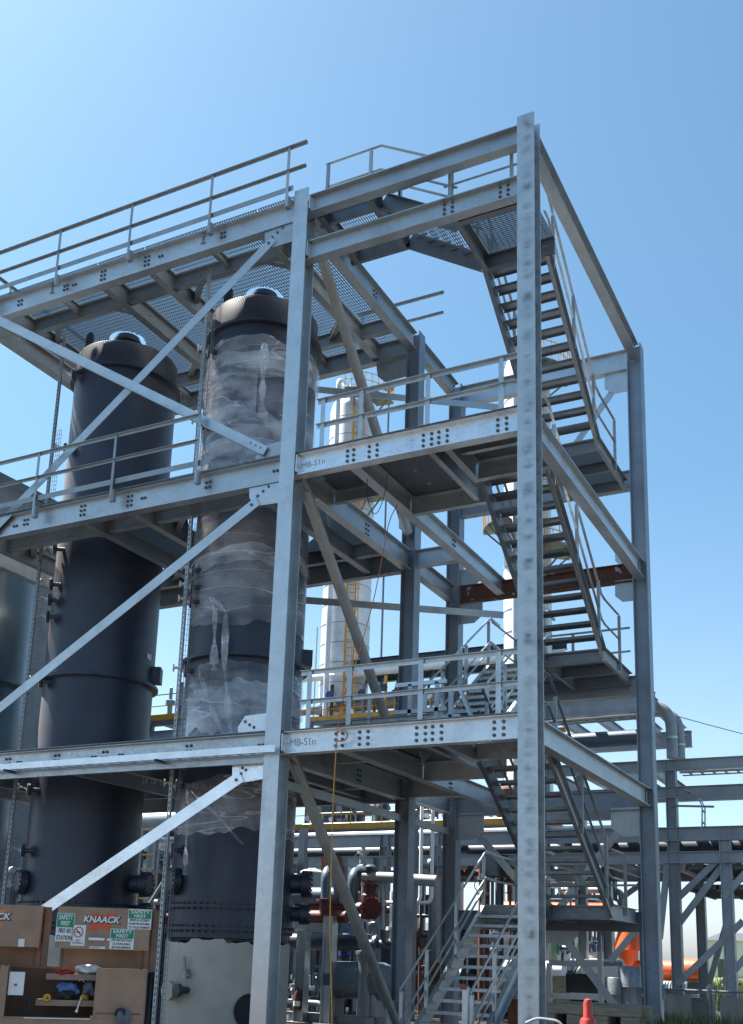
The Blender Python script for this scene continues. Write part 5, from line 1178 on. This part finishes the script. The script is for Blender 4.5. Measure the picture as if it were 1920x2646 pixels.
# pickup truck (white, seen three-quarter) and a white van further left
def pickup(lab, loc, rz, m='white'):
    t = thing('pickup_truck', lab, 'pickup', loc, rz); P = [(-2.7, .55), (-2.7, 1.02), (-.9, 1.05), (-.45, 1.02), (-.35, 1.05), (.15, 1.72), (1.35, 1.76), (1.62, 1.10), (2.68, 1.06), (2.72, .98), (2.74, .55)]
    # x forward reversed: nose at -x
    b = MB()
    for s, ys in ((0, -.92), (1, .92)): b.v += [Vector((x, ys*(.88 if z > 1.2 else 1), z)) for x, z in P]
    n = len(P); b.f = [tuple(range(n)), tuple(range(n, 2*n))[::-1]]+[(i, i+n, (i+1) % n+n, (i+1) % n) for i in range(n)]
    b.build('body', m, t, local=True)
    b = MB()
    for s in (-1, 1):
        y = s*.90; b.slab([(-.18, y*.945, 1.13), (.2, y*.905, 1.66), (1.3, y*.905, 1.69), (1.48, y*.945, 1.13)], (0, s, 0), .02)
    b.build('side_window', 'glass', t, local=True)
    MB().slab([(-.38, -.76, 1.10), (-.38, .76, 1.10), (.12, .70, 1.68), (.12, -.70, 1.68)], (-.75, 0, .6), .015).build('windscreen', 'glass', t, local=True)
    MB().slab([(1.62, -.70, 1.20), (1.62, .70, 1.20), (1.42, .66, 1.66), (1.42, -.66, 1.66)], (.8, 0, .3), .015).build('rear_window', 'glass', t, local=True)
    for x in (-1.75, 1.75):
        for s in (-1, 1):
            w_ = MB().lathe((x, s*.80, .40), [(.2, -.13), (.38, -.13), (.40, -.08), (.40, .08), (.38, .13), (.2, .13)], 28, 'Y').build('wheel', 'rubber', t, local=True)
            MB().lathe((x, s*.86, .40), [(.04, -.06), (.22, -.06), (.24, .06), (.04, .07)], 20, 'Y').build('rim', 'chrome', w_, local=True)
    for s in (-1, 1): MB().box(-2.74, -2.69, s*.72-.16, s*.72+.16, .80, .97).build('headlight', 'chrome', t, local=True); MB().box(2.70, 2.76, s*.78-.1, s*.78+.1, .75, 1.02).build('tail_light', 'sign_red', t, local=True); MB().box(-.1, .1, s*1.05-.1, s*1.05+.1, 1.15, 1.35).build('mirror', m, t, local=True)
    MB().box(-2.80, -2.70, -.9, .9, .45, .62).build('bumper', 'chrome', t, local=True); MB().box(2.72, 2.82, -.9, .9, .45, .62).build('bumper', 'chrome', t, local=True)
    MB().box(-2.76, -2.70, -.52, .52, .68, .95).build('grille', 'pipe_dark', t, local=True)
    return t
p = A(1268, 2160, 19); pickup('white pickup truck parked behind the frame stand between the two right columns', (p.x, 19, 0), R(35))
p = A(928, 2030, 30); pickup('white pickup truck seen between the two middle columns', (p.x, 30, 0), R(70))
p = A(1300, 2140, 21); tag(lump((p.x, 21, p.z), (.75, .6, .42), 12).build('covered_load', 'white'), 'white tarpaulin covered heap beside the parked truck', 'tarpaulin heap')
# timber crib with beams
t = thing('timber_stack', 'low stack of weathered timbers at the foot of the two right columns', 'timber stack', tuple(A(1300, 2250, 2.2).xy)+(0,))
pa, pb = A(1195, 2250, 2.2), A(1412, 2250, 2.2); zt = A(1300, 2226, 2.2).z
k = 0
for z in (zt-.15, zt-.31, zt-.47, zt-.63):
    if k % 2 == 0:
        for y in (2.2, 2.55, 2.9, 3.25): MB().box(pa.x+rnd.uniform(-.1, .1), pb.x+rnd.uniform(-.1, .2), y, y+.24, z, z+.145).build('timber', 'wood', t)
    else:
        x = pa.x+.05
        while x < pb.x: MB().box(x, x+.22, 2.1, 3.6, z, z+.155).build('timber', 'wood', t); x += .42
    k += 1
zz_ = zt-.63
if zz_ > .02: MB().box(pa.x+.1, pb.x-.1, 2.3, 3.4, .0, zz_-.003).build('timber_base', 'wood', t)
MB().box(pa.x+.3, pa.x+.9, 2.5, 3.1, zt, zt+.01).build('board', 'wood', t)
p = A(1302, 2218, -4.5); t = thing('red_standpipe', 'bright red capped standpipe at the bottom edge right of the tall column', 'standpipe', (p.x, -4.5, 0))
zt_ = A(1302, 2212, -4.5).z; zsh = A(1302, 2255, -4.5).z
MB().lathe((p.x, -4.5, 0), [(.055, zsh-.1), (.05, zsh), (.042, zsh+.02), (.042, zt_-.04), (.03, zt_-.01), (.008, zt_)], 22).build('cap', 'red', t); MB().lathe((p.x, -4.5, 0), [(.075, 0), (.075, zsh-.03), (.06, zsh)], 20).build('pipe', 'red', t)
tag(MB().tube(arc_path([(A(1165, 2266, -1.0)), (A(1190, 2255, -1.0)), (A(1240, 2262, -1.0)), (A(1255, 2290, -1.0))], .2), .018, 8).build('hose', 'pipe_grey'), 'thin pale hose arching at the foot of the tall right column', 'hose')
p = A(1031, 2200, -1.0); t = thing('post_with_tape', 'small galvanized post with red tape in front of the ground stair', 'post', (p.x, 1.2, 0))
p = A(1032, 2186, 1.2); MB().bar((p.x, 1.2, 0), (p.x, 1.2, p.z), .09, .07, (0, 1, 0)).build('post', 'galv', t); MB().box(p.x-.07, p.x+.03, 1.15, 1.25, p.z-.04, p.z+.03).build('red_tape', 'red', t)
# pile of sunny scrap and silver drums behind the right column
t = thing('scrap_pallet', 'sunlit pallet of planks and scrap under the orange barrel', 'pallet', tuple(A(1500, 2200, 15).xy)+(0,))
for i in range(7):
    p = A(1445+i*12, 2195+(i % 3)*9, 15); MB().box(p.x-.5, p.x+.55, 15+.1*i, 15.15+.1*i, max(.02, p.z-.06), max(.08, p.z+.03)).build('plank', ['wood', 'white', 'concrete'][i % 3], t)
for i, (x, lab) in enumerate(((1366, 'left silver drum standing behind the right column'), (1396, 'right silver drum standing behind the right column'))):
    p = A(x, 2200, 14); zt_ = A(x, 2140 if i else 2165, 14).z; tag(MB().lathe((p.x, 14, 0), [(.27, 0), (.29, .03), (.29, zt_*.33), (.30, zt_*.34), (.29, zt_*.36), (.29, zt_*.66), (.30, zt_*.67), (.29, zt_*.69), (.29, zt_-.03), (.27, zt_)], 26).build('steel_drum', 'galv_dull'), lab, 'drum', 'silver drums')
t = thing('corrugated_sheet', 'leaning corrugated sheet low under the orange barrel', 'metal sheet', tuple(A(1480, 2185, 20).xy)+(0,))
b = MB(); p0 = A(1455, 2172, 20); p1 = A(1520, 2205, 20); n = 40
for i in range(n+1):
    x = p0.x+(p1.x-p0.x)*i/n; dy = .05*math.sin(i*1.57)
    for z, y in ((p0.z, 20.3), (.05, 19.7)): b.v += [Vector((x, y+dy, z)), Vector((x, y+dy+.012, z))]
for i in range(n): k = i*4; b.f += [(k, k+4, k+6, k+2), (k+1, k+3, k+7, k+5), (k, k+1, k+5, k+4), (k+2, k+6, k+7, k+3)]
b.build('sheet', 'galv', t)

# ---- low sheds, tanks and mounds far off
def far_box(name, lab, cat, x0, x1, yt, Y, m, roof='roof', dep=12, rz=.5):
    p0, p1 = A(x0, yt, Y), A(x1, yt, Y); t = thing(name, lab, cat, ((p0.x+p1.x)/2, Y, 0)); zt_ = max(1.0, (p0.z+p1.z)/2)
    MB().box(p0.x, p1.x, Y, Y+dep, 0, zt_).build('wall', m, t)
    MB().slab([(p0.x-.2, Y-.3, zt_), (p0.x-.2, Y+dep/2, zt_+rz*3), (p0.x-.2, Y+dep+.3, zt_)], (1, 0, 0), p1.x-p0.x+.4).build('roof', roof, t)
    n = max(2, int((p1.x-p0.x)/4))
    for i in range(n): x = p0.x+(p1.x-p0.x)*(i+.5)/n; MB().box(x-.7, x+.7, Y-.04, Y-.005, .1, min(zt_-.2, 2.6)).build('door', 'roof', t)
    return t
far_box('site_trailer', 'white site trailer at the far left seen between the vessel and the slotted upright', 'trailer', -30, 75, 1935, 34, 'white', 'white', 5, .1)
far_box('warehouse', 'long pale warehouse on the horizon behind the tower', 'warehouse', 640, 1180, 2060, 120, 'shed', 'roof', 30)
far_box('warehouse', 'low grey roofed shed on the horizon right of the orange barrel', 'shed', 1560, 1800, 2085, 150, 'shed', 'roof', 30)
far_box('warehouse', 'pale shed on the horizon seen left of the orange riser', 'shed', 1230, 1370, 2095, 140, 'shed', 'roof', 25)
# near grey roofed building at the left edge
t = thing('roofed_building', 'grey roofed building corner rising at the left edge behind the railing', 'building', (-24, 14, 0))
P0, P1 = A(-120, 985, 14), A(112, 1104, 14)
MB().slab([(P0.x, 14, P0.z), (P1.x, 14, P1.z), (P1.x, 14, P1.z-.22), (P0.x, 14, P0.z-.22)], (0, 1, 0), 9).build('roof', 'roof', t)
b = MB(); k = 0
while k < 9: b.slab([(P0.x, 14+k, P0.z+.03), (P1.x, 14+k, P1.z+.03), (P1.x, 14+k, P1.z-.001), (P0.x, 14+k, P0.z-.001)], (0, 1, 0), .09); k += .35
b.build('roof_ribs', 'roof', t)
MB().slab([(P0.x, 13.9, P0.z-.01), (P1.x+.04, 13.9, P1.z-.01), (P1.x+.04, 13.9, P1.z-.34), (P0.x, 13.9, P0.z-.34)], (0, 1, 0), .09).build('fascia', 'roof', t)
MB().slab([(P0.x, 14.8, 0), (P1.x-1.0, 14.8, 0), (P1.x-1.0, 14.8, P1.z+.2), (P0.x, 14.8, P0.z-.24)], (0, 1, 0), 7.5).build('wall', 'shed_dark', t)

# ---- tall white clad columns far behind
def tower(lab, xt, yt, xb, yb, D, dia, plats, ladder=True):
    """vertical vessel standing D metres along the view; axis through the top photo point"""
    p = at(xt*S_, yt*S_, d=D); x, y = p.x, p.y; zt_ = p.z; r = dia/2
    t = thing('white_column_vessel', lab, 'column vessel', (x, y, 0), group='tall white column vessels')
    MB().lathe((x, y, 0), [(r, 0), (r, zt_-r*.7), (r*.92, zt_-r*.4), (r*.7, zt_-r*.15), (.3, zt_)], 40).build('cladding', 'white_clad', t)
    b = MB(); z = 1.2
    while z < zt_-r: b.lathe((x, y, z), [(r, -.02), (r+.02, -.02), (r+.02, .02), (r, .02)], 40, caps=False); z += 1.25
    b.build('cladding_bands', 'pipe_grey', t)
    MB().lathe((x, y, zt_-.1), [(.25, 0), (.25, .9), (.35, .92), (.35, 1.05), (.1, 1.06)], 18).build('top_nozzle', 'white_clad', t)
    MB().tube(arc_path([(x-.1, y-r*.6, zt_+.5), (x-.1, y-r-.45, zt_+.5), (x-.1, y-r-.45, 3)], .6), .16, 12).build('riser_pipe', 'white_clad', t)
    # platforms (three quarter rings) with yellow rails
    for zf, a0, a1 in plats:
        z = zt_*zf; b = MB(); n = 18; ri, ro = r+.03, r+1.15
        for k in range(n+1):
            a = R(a0+(a1-a0)*k/n); ca, sa = math.cos(a), math.sin(a)
            b.v += [Vector((x+ri*ca, y+ri*sa, z)), Vector((x+ro*ca, y+ro*sa, z)), Vector((x+ri*ca, y+ri*sa, z-.14)), Vector((x+ro*ca, y+ro*sa, z-.14))]
        for k in range(n): q_ = k*4; b.f += [(q_, q_+1, q_+5, q_+4), (q_+2, q_+6, q_+7, q_+3), (q_+1, q_+3, q_+7, q_+5), (q_, q_+4, q_+6, q_+2)]
        pf = b.build('platform', 'galv_dull', t)
        for hh in (1.07, .55): MB().tube([(x+ro*math.cos(R(a0+(a1-a0)*k/n)), y+ro*math.sin(R(a0+(a1-a0)*k/n)), z+hh) for k in range(n+1)], .028, 6).build('rail', 'yellow', pf)
        for k in range(0, n+1, 2): a = R(a0+(a1-a0)*k/n); MB().tube([(x+ro*math.cos(a), y+ro*math.sin(a), z-.1), (x+ro*math.cos(a), y+ro*math.sin(a), z+1.07)], .028, 6).build('post', 'yellow', pf)
        for k in (3, 9, 15): a = R(a0+(a1-a0)*k/n); MB().bar((x+(r-.02)*math.cos(a), y+(r-.02)*math.sin(a), z-1.1), (x+ro*.96*math.cos(a), y+ro*.96*math.sin(a), z-.14), .08, .08).build('bracket', 'galv_dull', pf)
    if ladder:
        a = R(-52); lx, ly = x+(r+.25)*math.cos(a), y+(r+.25)*math.sin(a); tx, ty = -math.sin(a), math.cos(a)
        l_ = MB()
        for s in (-.25, .25): l_.bar((lx+s*tx, ly+s*ty, 2), (lx+s*tx, ly+s*ty, zt_*.97), .07, .07, (0, 1, 0))
        z = 2
        while z < zt_*.97: l_.bar((lx-.25*tx, ly-.25*ty, z), (lx+.25*tx, ly+.25*ty, z), .04, .04); z += .5
        ld = l_.build('ladder', 'yellow', t)
        c_ = MB(); ox, oy = lx+.4*math.cos(a), ly+.4*math.sin(a); z = 5
        while z < zt_*.95: c_.tube([(ox+.4*math.cos(a+R(k)), oy+.4*math.sin(a+R(k)), z) for k in range(-150, 151, 30)], .025, 5); z += 1.3
        for k in (-120, -60, 0, 60, 120): c_.bar((ox+.4*math.cos(a+R(k)), oy+.4*math.sin(a+R(k)), 5), (ox+.4*math.cos(a+R(k)), oy+.4*math.sin(a+R(k)), zt_*.95), .03, .03, (0, 1, 0))
        c_.build('cage', 'yellow', ld)
    return t
tower('nearer tall white column vessel with yellow caged ladder, seen right of the wrapped vessel', 785, 885, 770, 1500, 70, 3.0, [(.985, -75, 10), (.80, -70, 0), (.36, -80, 10)])
tower('tall white column vessel mostly hidden behind the tall right column', 1167, 790, 1165, 1500, 62, 2.6, [(.96, -60, 40), (.70, -170, -100), (.66, -60, 40), (.42, -60, 30)])
# pipe bridge with valves in front of the white columns
YB = 40
t = thing('pipe_bridge', 'dark steel pipe bridge with grating crossing in front of the white column vessel', 'pipe bridge', tuple(A(850, 1450, YB).xy)+(0,))
p0, p1 = A(735, 1475, YB), A(1140, 1425, YB); zt_ = (A(800, 1462, YB).z+A(1000, 1440, YB).z)/2
hbeam(t, p0.x, zt_, p1.x+3, YB, .65, .3, 'pipe_dark'); hbeam(t, p0.x, zt_-2.2, p1.x+3, YB, .5, .3, 'galv_dull'); hbeam(t, p0.x, zt_, p1.x+3, YB+3, .65, .3, 'pipe_dark')
for k in range(12): x = p0.x+(p1.x-p0.x)*k/11; beam((x, YB+.1, zt_-.02), (x, YB+2.9, zt_-.02), .4, .2, 'pipe_dark', 'beam', .018, .012, t); strutb(t, Vector((x, YB, zt_-2.3)), Vector((x+(p1.x-p0.x)/22, YB, zt_-.5)), .14, 'pipe_dark') if k < 11 else None
for x in (p0.x+.6, p0.x+(p1.x-p0.x)*.5, p1.x): vcol(t, x, YB+.2, .3, zt_-.66, .3, 'galv_dull')
for dz, r, m, lab in ((-.95, .22, 'white', 'white pipe slung under the dark pipe bridge'), (-3.0, .25, 'wood', 'tan pipe lower under the dark pipe bridge'), (-5.2, .14, 'yellow', 'yellow pipe lowest under the dark pipe bridge')):
    tag(MB().tube([(p0.x-2, YB-.4, zt_+dz), (p1.x+3, YB-.4, zt_+dz)], r, 12).build('bridge_pipe', m), lab, 'pipe')
tb, zb_, bx0, bx1 = platform('yellow railed platform low in front of the white column vessel', 680, 1140, 1578, YB-2, 3, legs=(.02, .5, .98))
rnd = random.Random(21)
tm = thing('valve_station', 'crowded valve station with a blue head on the far yellow railed platform', 'valve station', ((bx0+bx1)/2, YB-1, zb_))
for i in range(18):
    x = bx0+(bx1-bx0)*(i+.5)/18; h = rnd.uniform(.6, 2.6); m = rnd.choice(['white', 'galv_dull', 'pipe_dark', 'rust', 'yellow'])
    rr_ = MB().tube([(x, YB-1, zb_), (x, YB-1, zb_+h)], rnd.uniform(.06, .12), 8).build('riser', m, tm)
    MB().lathe((x, YB-1.2, zb_+h*.7), [(.08, -.15), (.24, -.15), (.24, -.05), (.08, -.04), (.08, .15)], 12, 'Y').build('valve', 'blue' if i == 1 else rnd.choice(['pipe_dark', 'chrome', 'rust', 'galv_dull']), rr_)
# slim flare stack and lamp post by the column vessel
p = A(862, 860, 66); t = thing('lamp_post', 'slim mast with a lamp head beside the top of the white column vessel', 'lamp', (p.x, 66, 0)); MB().tube([(p.x, 66, 0), (p.x, 66, p.z)], .10, 10).build('mast', 'galv_dull', t); MB().lathe((p.x, 66, p.z), [(.1, -.2), (.5, -.1), (.5, .25), (.25, .55), (.05, .6)], 16).build('lamp_head', 'pipe_dark', t)
p = A(703, 1390, 45); tag(MB().tube([(p.x, 45, .1), (p.x, 45, p.z)], .06, 8).build('thin_mast', 'galv'), 'thin grey mast just right of the wrapped vessel', 'mast')
# ---- greenery: bank of weeds at lower right
def weeds(lab, x0, x1, Y0, Y1, n, hmax, seed):
    rnd = random.Random(seed); b = MB()
    for i in range(n):
        x, y = rnd.uniform(x0, x1), rnd.uniform(Y0, Y1); h = rnd.uniform(.3, 1)*hmax; a = rnd.uniform(0, 6.3); dx, dy = rnd.uniform(-.25, .25)*h, rnd.uniform(-.25, .25)*h; w_ = .02+.02*rnd.random()
        c, s = math.cos(a)*w_, math.sin(a)*w_; k = len(b.v)
        b.v += [Vector((x-c, y-s, 0)), Vector((x+c, y+s, 0)), Vector((x+dx*.5+c*.8, y+dy*.5+s*.8, h*.6)), Vector((x+dx*.5-c*.8, y+dy*.5-s*.8, h*.6)), Vector((x+dx, y+dy, h))]
        b.f += [(k, k+1, k+2, k+3), (k+3, k+2, k+4)]
    return tag(b.build('weeds', 'leaf', smooth=False), kind='stuff')
M['leaf'] = mat('weed_leaves', (.05, .09, .022), .7, 0, col2=(.17, .15, .06), scale=5)
pa = A(1425, 2260, 3.2); weeds('w', pa.x-.1, pa.x+3.4, 2.4, 5.4, 5200, .93, 1)
pa = A(1560, 2170, 30); weeds('w', pa.x-4, pa.x+14, 28, 40, 5000, 1.3, 2)
# chain link fence panel with posts at lower right
t = thing('mesh_fence', 'dark mesh fence panel with posts at the lower right corner', 'fence', tuple(A(1560, 2230, 6).xy)+(0,))
x0, x1 = A(1470, 2230, 6).x, A(1646, 2230, 6).x+1; zt_ = A(1560, 2195, 6).z
b = MB(); k = x0
while k < x1: b.bar((k, 6, .05), (k+zt_-.05, 6, zt_), .006, .006, (0, 1, 0)); b.bar((k+zt_-.05, 6.01, .05), (k, 6.01, zt_), .006, .006, (0, 1, 0)); k += .09
b.build('mesh', 'galv_dull', t, smooth=False)
for i in range(4): x = x0+(x1-x0)*i/3; MB().tube([(x, 6.05, 0), (x, 6.05, zt_+.08)], .03, 8).build('post', 'galv_dull', t)
for z in (.08, zt_): MB().tube([(x0, 6.05, z), (x1, 6.05, z)], .02, 8).build('rail', 'galv_dull', t)
